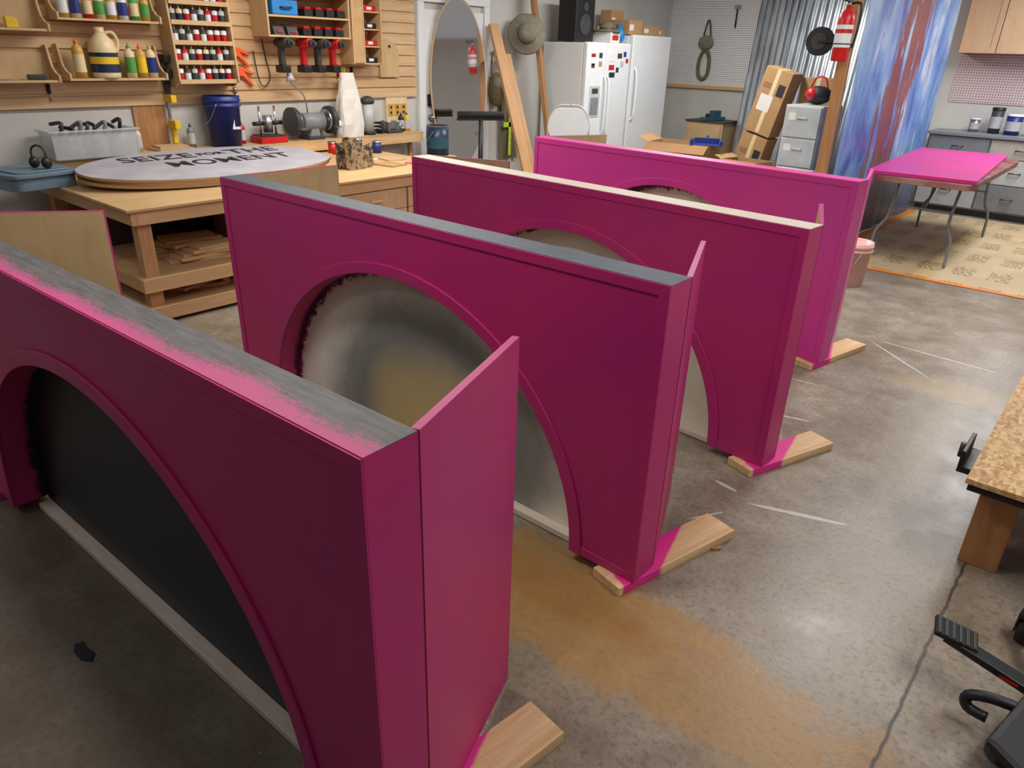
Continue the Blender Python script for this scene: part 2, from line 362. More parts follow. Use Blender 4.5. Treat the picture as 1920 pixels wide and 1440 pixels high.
# ------------------------------------------------------------------ arch units
L,HT,DP,HB=2.527,1.098,.124,.04
AC,AA=-1.24,.955
def unit(loc,rz,ra,la,fr,fl,idx,label,AB=.855):
    def arc(a,b,n=56,z0=HB): return [(AC+a*math.cos(math.pi*i/n),z0+b*math.sin(math.pi*i/n)) for i in range(n+1)]
    u=T('arched_display_frame',label,'arched frame',loc,rz)
    pk='pink2' if idx==3 else 'pink'
    top=HB+HT
    poly=[(0,HB),(0,top),(-L,top),(-L,HB)]+arc(AA,AB)[::-1]
    MB().prism(poly,'y',0,.016,pk).build('front_panel',u)
    m=MB(); w=.036; t=.005
    m.prism([(0,HB),(0,top),(-L,top),(-L,HB),(-L+w,HB),(-L+w,top-w),(-w,top-w),(-w,HB)],'y',-t,0.0,pk)
    m.box((AC+AA+.002,-t,HB),(-w,0,HB+w),pk); m.box((-L+w,-t,HB),(AC-AA-.002,0,HB+w),pk)
    m.build('border_trim',u,bevel=.0015)
    o_=arc(AA+.05,AB+.05); i_=arc(AA,AB)
    MB().prism(o_+i_[::-1],'y',-.010,0,pk).build('arch_trim',u,bevel=.003)
    MB().prism(arc(AA+.01,AB+.01)+arc(AA,AB)[::-1],'y',.016,DP-.010,'rev0' if idx==0 else 'rev1').build('arch_reveal',u)
    MB().box((-L,.0,top),(0,DP,top+.002),'top%d'%idx).box((-L+.012,.016,top-.016),(-.012,DP-.01,top),pk).build('top_panel',u)
    MB().box((-.012,.016,HB),(0,DP,top),pk).build('side_panel',u)
    MB().box((-L,.016,HB),(-L+.012,DP,top),pk).build('side_panel',u)
    MB().box((AC+AA+.01,.016,HB),(-.012,DP-.01,HB+.012),pk).box((-L+.012,.016,HB),(AC-AA-.01,DP-.01,HB+.012),pk).build('foot_plate',u)
    MB().box((-L+.012,DP-.010,HB),(-.012,DP,top),'back%d'%min(idx,2)).box((AC-AA,DP-.010,.028),(AC+AA,DP,HB),'back%d'%min(idx,2)).build('back_panel',u)
    MB().box((AC-AA+.02,DP-.055,.004),(AC+AA-.005,DP-.0105,.030),'top2').build('bottom_batten',u,bevel=.002,label='unpainted off-white bottom batten')
    for side,(ox,ang,ln) in enumerate([(0,ra-rz,fr),(-L,la-rz,fl)]):
        X=Matrix.Translation((ox,DP+.006,0))@Matrix.Rotation(R(ang),4,'Z')
        f=MB()
        if side==0: f.box((.0,.003,HB),(ln,.018,top),'ply',X).box((0,0,HB),(ln,.003,top),pk,X)
        else: f.box((0.0,-.015,HB),(ln,0,top),'ply',X).box((0,0,HB),(ln,.003,top),pk,X)
        f.box((0,.0 if side==0 else -.015,top),(ln,.018 if side==0 else .003,top+.0015),pk,X)
        f.box((ln,.0 if side==0 else -.015,HB),(ln+.0015,.018 if side==0 else .003,top),pk,X)
        f.build('hinged_flap',u,label='hinged flap, pink outside with bare plywood inside')
    return u
units=[((-.832,.612,0),2.0,109.7,53.7,.497,.548),((-.954,1.837,0),.3,112.5,87.0,.497,.548),((-.948,2.925,0),-3.6,109.5,20.1,.497,.548),((-1.201,4.366,0),-5.1,103.2,65.5,.497,.548)]
labs=['magenta arched frame with charcoal back panel and grey top streaked pink','magenta arched frame with tan smoky back panel and slate top',
 'magenta arched frame with beige back panel and unpainted cream top','bright pink arched frame with beige back panel and pink top']
for i,(lc,rz,ra,la,fr,fl) in enumerate(units): unit(lc,rz,ra,la,fr,fl,i,labs[i],[.855,.855,.865,.90][i])
def board(p0,p1,ln,lab):
    d=Vector(p1)-Vector(p0); a=math.atan2(d.y,d.x)-math.pi/2
    o=MB().box((-.07,0,0.0),(.07,ln,.0385),'board').build('support_board',loc=(p0[0],p0[1],.0005),rot=(0,0,a),bevel=.003,label=lab,cat='wood board',group='pine boards propping up the arched frames')
lb='short pine board with pink overspray under a frame corner'
for (lc,rz,*_),(ex,ey) in zip(units,[(-.835,1.19),(-.893,2.407),(-.842,3.43),(-1.15,4.95)]):
    cx=lc[0]-.06; cy=lc[1]-.045
    board((cx-.03,cy,0),(ex,ey,0),math.hypot(ex-cx,ey-cy),lb)
    lx=lc[0]-(L-.1)*math.cos(R(rz)); ly=lc[1]-(L-.1)*math.sin(R(rz))
    board((lx,ly-.04,0),(lx-.05,ly+.5,0),.5,lb)
# ------------------------------------------------------------------ workbench
wb=T('workbench','large wooden workbench with plywood top and lower shelves','workbench',(-5.56,3.36,0))
bx,by=.84,1.53
MB().box((-bx,-by,.762),(bx,by,.78),'bench').build('bench_top',wb,bevel=.002)
m=MB()
m.box((-bx+.04,-by+.03,.672),(bx-.03,-by+.07,.761),'pinex').box((-bx+.04,by-.07,.672),(bx-.03,by-.03,.761),'pinex').box((bx-.07,-by+.07,.672),(bx-.03,by-.07,.761),'pine').box((-bx+.04,-by+.07,.672),(-bx+.08,by-.07,.761),'pine')
m.build('bench_rail',wb,bevel=.003)
for lx in (-bx+.09,bx-.17):
    for ly in (-by+.075,.0,by-.165):
        MB().box((lx,ly,0.0),(lx+.09,ly+.09,.671),'pinez').build('leg',wb,bevel=.003)
for z in (.30,.10):
    m=MB().box((-bx+.05,-by+.05,z),(bx-.07,by-.07,z+.015),'plyx').box((bx-.069,-by+.03,z-.075),(bx-.03,by-.03,z+.017),'pine').box((-bx+.04,-by+.03,z-.075),(bx-.07,-by+.049,z+.017),'pinex')
    m.build('lower_shelf',wb,bevel=.002)
for i,(a,b) in enumerate([(.12,.78),(.80,1.44)]):
    for j,(z0,z1) in enumerate([(.50,.665),(.33,.495)]):
        dr=MB().box((bx-.16,a,z0),(bx-.025,b,z1),'ply').build('drawer',wb,bevel=.003)
        MB().box((bx-.025,(a+b)/2-.06,(z0+z1)/2-.01),(bx-.005,(a+b)/2+.06,(z0+z1)/2+.01),'pinez').build('handle',dr,bevel=.003)
random.seed(3)
def offcut(x,y,z,w,l,mt,a):
    MB().box((-w,-l,0),(w,l,.02),mt).build('wood_offcut',loc=(x,y,z),rot=(0,0,R(a)),label='small pine offcut stacked on the workbench shelf',cat='wood offcut',group='offcuts stacked on the workbench shelves')
for i in range(5): offcut(-5.05+.01*i,2.42+.02*i,.3165+.0205*i,.10-.008*i,.24-.02*i,'pine' if i%2 else 'ply',random.uniform(-25,25))
for i in range(4): offcut(-5.4,2.5,.3165+.0205*i,.12,.28-.03*i,'plyx' if i%2 else 'pine',random.uniform(-20,20))
for i in range(4): offcut(-5.05,2.35,.1165+.0205*i,.08,.20,'pine' if i%2 else 'ply',random.uniform(-20,20))
for (x,y,z,h,mm,l) in [(-5.95,2.3,.3165,.26,'dark','dark storage tote on the workbench shelf'),(-5.95,2.9,.3165,.24,'black','black storage tote on the workbench shelf'),(-5.5,3.1,.3165,.2,'cardd','cardboard bin on the workbench shelf'),(-5.95,2.3,.1165,.12,'dark','dark storage tote on the workbench shelf'),(-5.5,2.9,.1165,.12,'card','cardboard bin on the workbench shelf'),(-5.95,2.9,.1165,.12,'black','black storage tote on the workbench shelf'),(-5.95,3.9,.3165,.3,'dark','dark storage tote on the workbench shelf')]:
    t=T('storage_tote',l,'tote',(x,y,z),0,group='totes under the workbench'); MB().prism([(-.16,0),(.16,0),(.19,h),(-.19,h)],'y',-.24,.24,mm).build('tub',t,bevel=.01); MB().box((-.2,-.255,h),(.2,.255,h+.02),mm).build('lid',t,bevel=.005)
c_=T('hand_plane','worn hand plane with dark iron body and wood knobs','hand plane',(-5.0,2.98,.3165),20)
MB().box((-.05,-.16,0),(.05,.16,.03),'dark').box((-.03,-.02,.03),(.03,.06,.09),'steel').build('body',c_,bevel=.004)
MB().ball((0,-.1,.055),.025,'studz').build('knob',c_); MB().box((-.015,.08,.03),(.015,.12,.12),'studz').build('handle',c_,bevel=.006)
for (x,y,a) in [(-4.98,2.64,90),(-4.98,3.02,95)]:
    t=T('pipe_clamp','iron clamp with brass coloured jaws on the low shelf','clamp',(x,y,.1165),a,group='clamps on the low shelf')
    MB().box((-.15,-.01,.0),(.15,.01,.018),'steel').build('bar',t); MB().prism([(-.14,0),(-.08,0),(-.09,.09),(-.13,.09)],'y',-.03,-.0105,'amber').build('fixed_jaw',t,bevel=.004); MB().prism([(.03,0),(.09,0),(.08,.09),(.04,.09)],'y',-.03,-.0105,'studz').build('sliding_jaw',t,bevel=.004)
t=T('wall_ledge','narrow plywood ledge along the wall behind the workbench','ledge',(WX+.001,0,0))
MB().box((0,1.90,.882),(.259,5.72,.90),'plyx').box((.235,1.9,.80),(.259,5.72,.8815),'pine').build('ledge_top',t,bevel=.001)
for y in (1.92,3.5,5.6): MB().box((.12,y,0.0),(.16,y+.04,.8815),'pinez').build('post',t)
# oval sign stack
sg=T('oval_sign','stack of long oval plywood signs with pale grey top face','sign',(-5.62,2.93,.872),0,rot=(0,R(4.0),0))
def sup(a,b,p,n=72,cut=None):
    P=[]
    for i in range(n):
        t=2*math.pi*i/n; c,s=math.cos(t),math.sin(t)
        x=a*math.copysign(abs(c)**(2/p),c); y=b*math.copysign(abs(s)**(2/p),s)
        if cut is None or y<=cut: P.append((x,y))
    return P
for i,(dx,dy,z) in enumerate([(-.01,-.02,-.049),(.0,.01,-.0245)]):
    MB().prism([(x+dx,y+dy) for x,y in sup(.515,.99,2.1,cut=.955)],'z',z,z+.0235,'layers').build('sign_layer',sg)
MB().prism(sup(.52,1.02,2.1,cut=.955),'z',-.0005,.0145,'layers').build('sign_board',sg)
MB().prism(sup(.519,1.019,2.1,cut=.954),'z',.0146,.0165,'signface').build('sign_face',sg)
for s_,x_,y_,sz,w in [('SEIZE',-.27,-.34,.24,1.0),('THE',-.27,.47,.24,1.0),('FOR',-.27,.10,.12,1.0),('MOMENT',-.0,.14,.24,1.0)]:
    text('lettering',s_,sz,'ink',sg,(x_,y_,.0175),(0,0,R(90)),off=.004,sx=w)
# ------------------------------------------------------------------ left wall shelves
def wshelf(y0,y1,z,lab,h=.25,dep=.19):
    t=T('wall_shelf',lab,'shelf',(SX,y0,z),90,group='plywood shelves on the cleat wall'); w=y1-y0
    MB().box((.015,-dep,0),(w-.015,0,.016),'ply').build('shelf_board',t,bevel=.001)
    MB().box((.015,-.012,.016),(w-.015,0,h*.8),'ply').build('back_board',t)
    pr=[(0,0),(-dep-.01,0),(-dep-.01,.05),(-dep*.75,.065),(-dep*.5,.10),(-dep*.38,.16),(-dep*.3,h),(0,h)]
    for x in (0,w-.015): MB().prism(pr,'x',x,x+.015,'ply').build('bracket',t,bevel=.001)
    return t
wshelf(1.2,2.16,1.78,'plywood wall shelf with cut-out bracket holding small tools')
wshelf(2.22,2.98,1.86,'plywood wall shelf holding glue bottles')
wshelf(1.2,2.16,1.44,'plywood wall shelf with sloped bracket holding a trowel')
wshelf(2.22,2.96,1.45,'plywood wall shelf with sloped brackets holding glue jugs')
def bottle(r,h,body,cap,labm,loc,lab,grp,nm='glue_bottle',cat='bottle'):
    t=T(nm,lab,cat,loc,0,group=grp)
    MB().lathe([(0,0),(r,0),(r,h*.68),(r*.85,h*.76),(r*.35,h*.83),(r*.33,h*.86),(0,h*.86)],body).build('body',t)
    MB().lathe([(r*.42,h*.86),(r*.42,h*.9),(r*.2,h*.93),(r*.1,h),(0,h)],cap).build('cap',t)
    MB().lathe([(r+.0008,h*.15),(r+.0008,h*.6)],labm).build('label',t)
    return t
g='glue bottles on the wall shelf'
bottle(.04,.28,'amber','orange','cream',(-6.33,2.33,1.467),'amber glue bottle with cream label',g)
for i,(y,b,c2,l2) in enumerate([(2.705,'cream','green','green'),(2.79,'amber','orange','yellow'),(2.87,'cream','amber','blue')]):
    bottle(.038,.25,b,c2,l2,(-6.33,y,1.467),'cream glue bottle with coloured label',g)
t=T('glue_jug','large cream glue jug with handle and dark blue label','jug',(-6.35,2.52,1.467))
MB().lathe([(0,0),(.095,0),(.1,.02),(.1,.2),(.085,.26),(.04,.31),(.032,.325),(0,.325)],'cream').build('body',t)
MB().lathe([(.036,.32),(.036,.355),(0,.355)],'cream').build('cap',t)
MB().tube([(0.0,.035,.315),(0.02,.085,.32),(.02,.115,.26),(.02,.098,.18)],.012,'cream').build('handle',t)
MB().lathe([(.1012,.04),(.1012,.18)],'navy').lathe([(.1018,.10),(.1018,.15)],'yellow').build('label',t)
for i in range(8):
    y=2.3+.085*i; bottle(.034,.2,['amber','cream','red','cream','amber','white','green','amber'][i],['yellow','orange','white','red'][i%4],['white','blue','cream','green'][i%4],(-6.35,y,1.877),'glue bottle with coloured label','glue bottles on the upper wall shelf')
t=T('trowel','yellow handled trowel lying on a wall shelf','trowel',(-6.37,1.85,1.457),90)
MB().prism([(-.1,-.03),(.0,-.05),(.1,0),(0,.05),(-.1,.03)],'z',.0,.004,'steel').build('blade',t); MB().cyl((-.26,0,.02),(-.1,0,.012),.014,'yellow').build('handle',t)
t=T('sanding_block','dark grey sanding sponge on a wall shelf','sponge',(-6.36,2.03,1.457),80); MB().box((-.06,-.04,0),(.06,.04,.035),'dark').build('sponge',t,bevel=.008)
for y,mm,l in [(1.6,'lime','lime green tape measure on the upper shelf'),(1.75,'black','black tape measure on the upper shelf'),(1.95,'yellow','yellow tape measure on the upper shelf')]:
    t=T('tape_measure',l,'tape measure',(-6.37,y,1.797),90,group='tape measures on the upper shelf')
    MB().prism([(-.04,0),(.04,0),(.04,.045),(.015,.07),(-.04,.07)],'y',-.02,.02,mm).build('case',t,bevel=.006); MB().box((.04,-.01,.002),(.055,.01,.006),'steel').build('blade_tip',t)
# caulk rack
rk=T('caulk_rack','tall plywood rack filled with caulk tubes','rack',(SX,3.04,1.39),90)
for x in (0,.525): MB().prism([(0,.0),(-.12,0),(-.22,.05),(-.17,.86),(0,.86)],'x',x,x+.016,'ply').build('side_board',rk,bevel=.001)
MB().box((.016,-.012,0),(.525,0,.86),'ply').build('back_board',rk)
for j in range(6):
    z=.03+j*.148; MB().box((.016,-.2,z),(.525,-.012,z+.012),'ply').box((.016,-.2,z+.012),(.525,-.19,z+.034),'ply').build('tray',rk)
cols=['white','lgray','red','dark','cream','white','lgray']
proto={}
for cc in ['white','lgray','red','dark','cream']:
    b=MB().lathe([(0,0),(.024,0),(.024,.10),(.008,.104),(0,.104)],cc) 
    b.lathe([(.0245,.02),(.0245,.07)],{'white':'red','lgray':'dark','red':'white','dark':'white','cream':'navy'}[cc])
    proto[cc]=b
first={}
for j in range(6):
    for i in range(8):
        cc=cols[(i*3+j*5+(i*j)%3)%7]; y=3.04+.055+i*.061; x=SX+.145; z=1.39+.03+j*.148+.0125
        if cc not in first:
            b=proto[cc].build('caulk_tube',loc=(x,y,z),label='caulk tube with coloured band standing in rack',cat='caulk tube',group='caulk tubes in the rack')
            MB().lathe([(.007,.104),(.004,.128),(0,.128)],'white' if cc!='white' else 'dark').build('nozzle',b); first[cc]=b
        else: dup(first[cc],(x,y,z))
# cubby
cb=T('tool_cubby','plywood wall cubby with shelves of power tools','cubby',(SX,3.88,1.80),90)
for x in (0,.874): MB().box((x,-.27,0),(x+.016,0,.7),'ply').build('side_board',cb)
for z in (0,.16,.34,.684): MB().box((.016,-.27,z),(.874,-.001,z+.016),'ply').build('shelf_board',cb)
MB().box((.016,-.012,.016),(.874,-.0012,.159),'ply').build('back_board',cb)
g='items in the tool cubby'
t=T('plastic_case','light blue plastic tool case in the cubby','case',(-6.30,4.08,1.977),90,group=g); MB().box((-.13,-.09,0),(.13,.09,.12),'lblue').build('body',t,bevel=.01); MB().tube([(-.05,-.09,.06),(-.05,-.12,.06),(.05,-.12,.06),(.05,-.09,.06)],.008,'blue',sub=1).build('handle',t)
dup(t,(-6.30,4.08,2.157))
for i,y in enumerate((4.3,4.42,4.54,4.66)):
    for z in (1.8165,1.977):
        t=T('battery_pack','red and black cordless tool battery in the cubby','battery',(-6.28,y+(.03 if z>1.9 else 0),z),90,group=g)
        MB().box((-.045,-.06,0),(.045,.06,.06),'black').build('body',t,bevel=.006); MB().box((-.03,-.05,.06),(.03,.05,.08),'red').build('clip',t,bevel=.004)
for y in (4.0,4.14):
    t=T('battery_charger','black battery charger in the cubby','charger',(-6.28,y,1.8165),90,group=g); MB().prism([(-.08,0),(.08,0),(.05,.09),(-.05,.07)],'x',-.055,.055,'dark').build('body',t,bevel=.005); MB().box((-.03,-.0815,.02),(.03,-.0795,.035),'red').build('indicator',t)
def drill(loc,rz,bm,lab,k=1.25):
    t=T('cordless_drill',lab,'drill',loc,rz,group='cordless drills hanging under the cubby'); t.scale=(k,k,k)
    MB().cyl((0,.04,.0),(0,-.10,0),.034,bm).cyl((0,.06,0),(0,.04,0),.028,'black').box((-.018,-.02,-.15),(.018,.03,-.02),bm).build('body',t,bevel=.004)
    MB().cyl((0,-.10,0),(0,-.135,0),.024,'dark').cyl((0,-.135,0),(0,-.165,0),.012,'dark').build('chuck',t)
    MB().box((-.035,-.05,-.2),(.035,.05,-.15),'black').build('battery',t,bevel=.006)
for y,bm,l in [(4.06,'dark','dark grey cordless drill hanging under cubby'),(4.29,'red','red cordless driver hanging under cubby'),(4.45,'dark','dark cordless driver hanging under cubby'),(4.62,'red','red cordless drill hanging under cubby')]:
    drill((-6.30,y,1.754),90,bm,l)
og=T('small_organizer','narrow plywood organizer with stacked pigeonholes','organizer',(SX,4.83,1.58),90)
for x in (0,.135,.355): MB().box((x,-.22,0),(x+.012,0,.8),'ply').build('side_board',og)
for j in range(6): MB().box((.012,-.2,j*.155),(.355,-.001,j*.155+.012),'ply').build('shelf_board',og)
MB().box((.012,-.215,.012),(.135,-.203,.76),'plyx').build('front_panel',og)
for j in range(4):
    t=T('hardware_box',['black box of hardware in a pigeonhole','red box of hardware in a pigeonhole'][j%2],'box',(-6.36,5.09,1.593+j*.155),90,group='hardware boxes in the organizer'); MB().box((-.08,-.06,0),(.08,.06,.05),['black','red'][j%2]).build('body',t,bevel=.004); MB().box((-.03,-.062,.015),(.03,-.06,.04),'white').build('label',t)
t=T('jig_board','flat plywood jig board hanging on the cleat wall','jig board',(SX,5.32,1.45),90); MB().prism([(0,0),(.26,0),(.26,.26),(.2,.34),(0,.34)],'y',-.02,0,'ply').build('board',t,bevel=.002); MB().cyl((.13,-.02,.3),(.13,-.035,.3),.012,'black').build('peg',t)
t=T('outlet_panel','white perforated panel with electrical outlets','outlet panel',(WX+.0005,5.40,1.0),90); MB().box((0,-.03,0),(.3,0,.245),'cream').build('plate',t,bevel=.003)
for x in (.06,.15,.24):
    MB().box((x-.035,-.036,.06),(x+.035,-.0305,.18),'amber').box((x-.012,-.038,.08),(x+.012,-.036,.105),'black').box((x-.012,-.038,.135),(x+.012,-.036,.16),'black').build('outlet',t)
def fclamp(loc,rz,h,mat,lab):
    t=T('bar_clamp',lab,'clamp',loc,rz,group='clamps hanging on the cleat wall')
    MB().box((-.010,-.02,0),(.010,-.0,h),'steel').build('bar',t); MB().box((-.024,-.13,h-.06),(.024,-.0,h-.0),mat).build('fixed_jaw',t,bevel=.006)
    MB().box((-.024,-.13,.06),(.024,-.0,.13),mat).box((-.020,-.06,-.06),(.020,-.022,.06),mat).build('sliding_jaw',t,bevel=.006)
fclamp((SX,3.01,1.0),90,.33,'yellow','yellow bar clamp hanging below the rack')
fclamp((SX,3.01,1.40),90,.24,'black','black bar clamp hanging below the shelf')
for y,z in ((3.7,1.64),(3.72,1.48)):
    t=T('spring_clamp','orange spring clamp on the cleat wall','clamp',(SX+.01,y,z),90,group='orange spring clamps'); t.scale=(1.1,1.1,1.1)
    MB().prism([(-.09,0),(.0,.03),(.1,.0),(.1,.018),(0,.06),(-.09,.03)],'y',-.03,-.0,'orange').build('upper_jaw',t,bevel=.004)
    MB().prism([(-.09,.0),(.0,-.01),(.08,-.09),(.09,-.075),(.01,.03),(-.09,.02)],'y',-.03,-.0,'orange').build('lower_jaw',t,bevel=.004)
for y,z,h,mm,l in [(3.64,1.28,.1,'steel','steel hand tool hanging on the cleat wall'),(5.35,1.9,.22,'black','black square hanging on the cleat wall'),(4.78,1.35,.22,'red','red handled screwdriver hanging on the cleat wall'),(4.86,1.35,.2,'yellow','yellow handled screwdriver hanging on the cleat wall'),(4.95,1.35,.2,'black','black handled screwdriver hanging on the cleat wall'),(2.12,1.30,.12,'black','short black tool hanging on the cleat wall')]:
    t=T('hanging_tool',l,'tool',(SX+.012,y,z),90,group='small tools on the cleat wall'); MB().cyl((0,0,h*.5),(0,0,h),.014,mm).build('handle',t); MB().cyl((0,0,0),(0,0,h*.5),.006,'steel').build('shaft',t)
MB().tube([(WX+.05,3.86,1.68),(WX+.06,3.88,1.45),(WX+.06,3.93,1.38),(WX+.06,4.0,1.46),(WX+.05,3.98,1.62),(WX+.05,3.96,1.78)],.005,'black').build('power_cord',label='black power cord hanging in a loop on the cleat wall',cat='cord')
# ---------------- ledge / bench top objects
Z1=.9005
def bucket(name,loc,r,h,mat,lab,n=32,band=None):
    t=T(name,lab,'bucket',loc)
    MB().lathe([(0,0),(r*.86,0),(r*.97,h*.8),(r*1.06,h*.8),(r*1.06,h*.83),(r*.98,h*.84),(r,h*.9),(r*1.06,h*.9),(r*1.06,h*.93),(r,h*.95),(r*1.03,h),(r*.95,h),(r*.82,.01),(0,.01)],mat,n=n).build('body',t)
    MB().tube([(r*.75,-r*.75,h*.86),(r*.45,-r*1.1,h*.55),(-r*.1,-r*1.22,h*.45),(-r*.6,-r*.95,h*.6),(-r*.78,-r*.72,h*.86)],.003,'steel').build('handle',t)
    return t
bk=bucket('bucket',(-6.32,3.42,Z1),.15,.42,'blue','blue plastic bucket with wire handle on the ledge')
text('lettering','L',.15,'white',bk,(.1405,.030,.2),(R(87),0,R(78)),off=.004)
t=T('storage_bin','clear plastic bin full of black and grey clamps','bin',(-6.32,2.28,Z1),90)
m=MB()
for a,b in (((-.30,-.14,0),(.30,.10,.008)),((-.31,-.15,0.008),(-.30,.11,.2)),((.30,-.15,0.008),(.31,.11,.2)),((-.30,-.15,0.008),(.30,-.142,.2)),((-.30,.102,0.008),(.30,.11,.2)),((-.33,-.17,.2),(.33,-.142,.212)),((-.33,.102,.2),(.33,.12,.212)),((-.33,-.142,.2),(-.30,.102,.212)),((.30,-.142,.2),(.33,.102,.212))): m.box(a,b,'clear')
m.build('tub',t,bevel=.003)
random.seed(5)
for i in range(8):
    mm=['black','gray','lgray'][i%3]
    q=T('hand_clamp',['black clamp grip in the clear bin','grey clamp grip in the clear bin'][i%3>0],'clamp',(-6.30,2.05+i*.063,Z1+.012),90+random.uniform(-14,14),group='clamps in the clear bin')
    MB().box((-.018,-.06,0),(.018,.06,.15),mm).build('jaw',q,bevel=.01); MB().tube([(0,-.05,.15),(.02,-.05-.04*random.random(),.2+.06*random.random()),(-.01,.04,.19+.05*random.random())],.014,['dark','black','gray'][i%3]).build('handle',q)
for i in range(2):
    t=T('trigger_clamp','black trigger clamp lying in front of the bin','clamp',(-6.14,2.12+.42*i,.782),80+14*i,group='clamps on the bench by the bin')
    MB().box((-.18,-.012,.02),(.16,.012,.04),'steel').build('bar',t); MB().prism([(-.18,-.02),(-.12,-.02),(-.10,.08),(-.15,.09)],'z',0,.05,'black').build('jaw',t,bevel=.008); MB().prism([(.02,-.03),(.12,-.05),(.13,.0),(.08,.09),(.04,.09)],'z',0,.05,'black').build('trigger_grip',t,bevel=.008)
t=T('shallow_tote','blue grey shallow plastic tote on the bench end','tote',(-6.0,1.72,.781),10)
MB().prism(sup(.26,.24,7),'z',.085,.112,'bgray').prism(sup(.20,.18,7),'z',.112,.122,'bgray').build('lid',t,bevel=.006)
MB().prism(sup(.24,.22,7),'z',0,.085,'bgray').build('tub',t,bevel=.006)
t=T('ear_muffs','black ear muffs resting on the shallow tote','ear muffs',(-5.90,1.78,.904),30)
MB().ball((-.05,0,.04),(.028,.04,.04),'black').build('ear_cup',t); MB().ball((.05,0,.04),(.028,.04,.04),'black').build('ear_cup',t); MB().tube([(-.06,0,.07),(-.05,0,.13),(0,0,.155),(.05,0,.13),(.06,0,.07)],.008,'dark').build('headband',t)
for i,(a,w,l) in enumerate([(2,.11,.30),(-5,.09,.24)]):
    MB().box((-w,-l/2,0),(w,l/2,.018),'ply').build('plywood_piece',loc=(-6.36,2.93,Z1+i*.0185),rot=(0,0,R(a)),label='plywood rectangle stacked on the ledge',cat='plywood',group='plywood rectangles on the ledge')
MB().box((-.17,-.28,0),(.17,.28,.018),'ply').build('plywood_piece',loc=(-6.10,4.0,.781),rot=(0,0,R(12)),label='plywood rectangle lying on the bench beside the wall ledge',cat='plywood')
t=T('router','chrome plunge router with red base on the ledge','router',(-6.34,3.86,Z1),90)
MB().box((-.14,-.1,0),(.14,.1,.06),'red').box((-.12,-.105,.06),(.12,.1,.07),'black').build('base',t,bevel=.006)
for x in (-.08,.08): MB().cyl((x,0,.06),(x,0,.32),.010,'chrome').build('post',t)
MB().cyl((0,0,.09),(0,0,.24),.045,'steel').build('motor',t); MB().cyl((-.15,0,.17),(-.05,0,.17),.018,'black').build('handle',t); MB().cyl((.05,0,.17),(.15,0,.17),.018,'black').build('handle',t)
t=T('bench_grinder','grey bench grinder with two wire wheels','bench grinder',(-6.34,4.34,Z1),90)
MB().box((-.09,-.08,0),(.09,.08,.03),'dark').prism([(-.06,.03),(.06,.03),(.04,.1),(-.04,.1)],'y',-.06,.06,'gray').build('base',t,bevel=.005)
MB().cyl((-.12,0,.16),(.12,0,.16),.085,'gray',n=24).cyl((-.15,0,.16),(-.12,0,.16),.05,'steel').cyl((.12,0,.16),(.15,0,.16),.05,'steel').build('motor',t)
for s_ in (-1,1):
    MB().cyl((s_*.19,0,.17),(s_*.235,0,.17),.13,'dark',n=28).build('wheel_guard',t); MB().cyl((s_*.155,0,.17),(s_*.19,0,.17),.10,'steel',n=28).build('wheel',t)
    MB().box((s_*.2-.03,-.17,.11),(s_*.2+.03,-.1,.12),'steel').build('tool_rest',t)
MB().tube([(.0,.05,.24),(-.03,.05,.4),(-.16,.03,.5),(-.22,-.03,.56)],.007,'steel').cyl((-.22,-.03,.6),(-.22,-.05,.53),.02,'lgray',r1=.045).build('gooseneck_lamp',t)
t=T('paper_bag','crumpled white paper bag standing on the ledge','paper bag',(-6.34,4.80,Z1),90)
m=MB();n=16
random.seed(2)
V=[];F=[]
P_=[(.17,.11,0),(.175,.11,.12),(.165,.10,.25),(.15,.08,.36),(.125,.05,.45),(.11,.03,.54),(.10,.012,.6)]
for j,(w,dp,z) in enumerate(P_):
    for i in range(n):
        a=2*math.pi*i/n; V.append((w*max(-.8,min(.8,math.cos(a)))*(1+random.uniform(-.06,.06)),dp*max(-.8,min(.8,math.sin(a)))*(1+random.uniform(-.15,.15)),z))
for j in range(len(P_)-1):
    for i in range(n): F.append((j*n+i,j*n+(i+1)%n,(j+1)*n+(i+1)%n,(j+1)*n+i))
F.append(tuple(range(n))[::-1]); F.append(tuple(range(len(V)-n,len(V))))
m.add(V,F,'paper').build('bag',t)
t=T('bench_vise','grey and black bench vise tool on the ledge','vise',(-6.35,5.36,Z1),90)
MB().box((-.1,-.07,0),(.1,.07,.03),'dark').box((-.09,-.05,.03),(-.05,.05,.12),'steel').build('base',t,bevel=.004); MB().box((.03,-.05,.03),(.07,.05,.12),'steel').build('jaw',t,bevel=.004); MB().cyl((.07,0,.07),(.15,0,.07),.01,'chrome').build('screw',t); MB().cyl((.14,-.06,.07),(.14,.06,.07),.006,'chrome').build('handle',t)
t=T('palm_sander','black and white palm sander on the ledge','sander',(-6.35,5.05,Z1),90)
MB().cyl((0,0,0),(0,0,.03),.07,'black').build('pad',t); MB().cyl((0,0,.03),(0,0,.3),.055,'lgray').ball((0,0,.33),(.075,.07,.05),'dark').build('body',t)
t=T('rolled_cord','black coiled cord on the ledge','cord',(-6.36,5.19,Z1),0); m=MB().tube([(.05*math.cos(i*.6),.05*math.sin(i*.6),.012+.0035*i) for i in range(34)],.009,'black',sub=1).build('coil',t); MB().box((-.02,-.02,0),(.02,.02,.05),'black').build('plug',t)
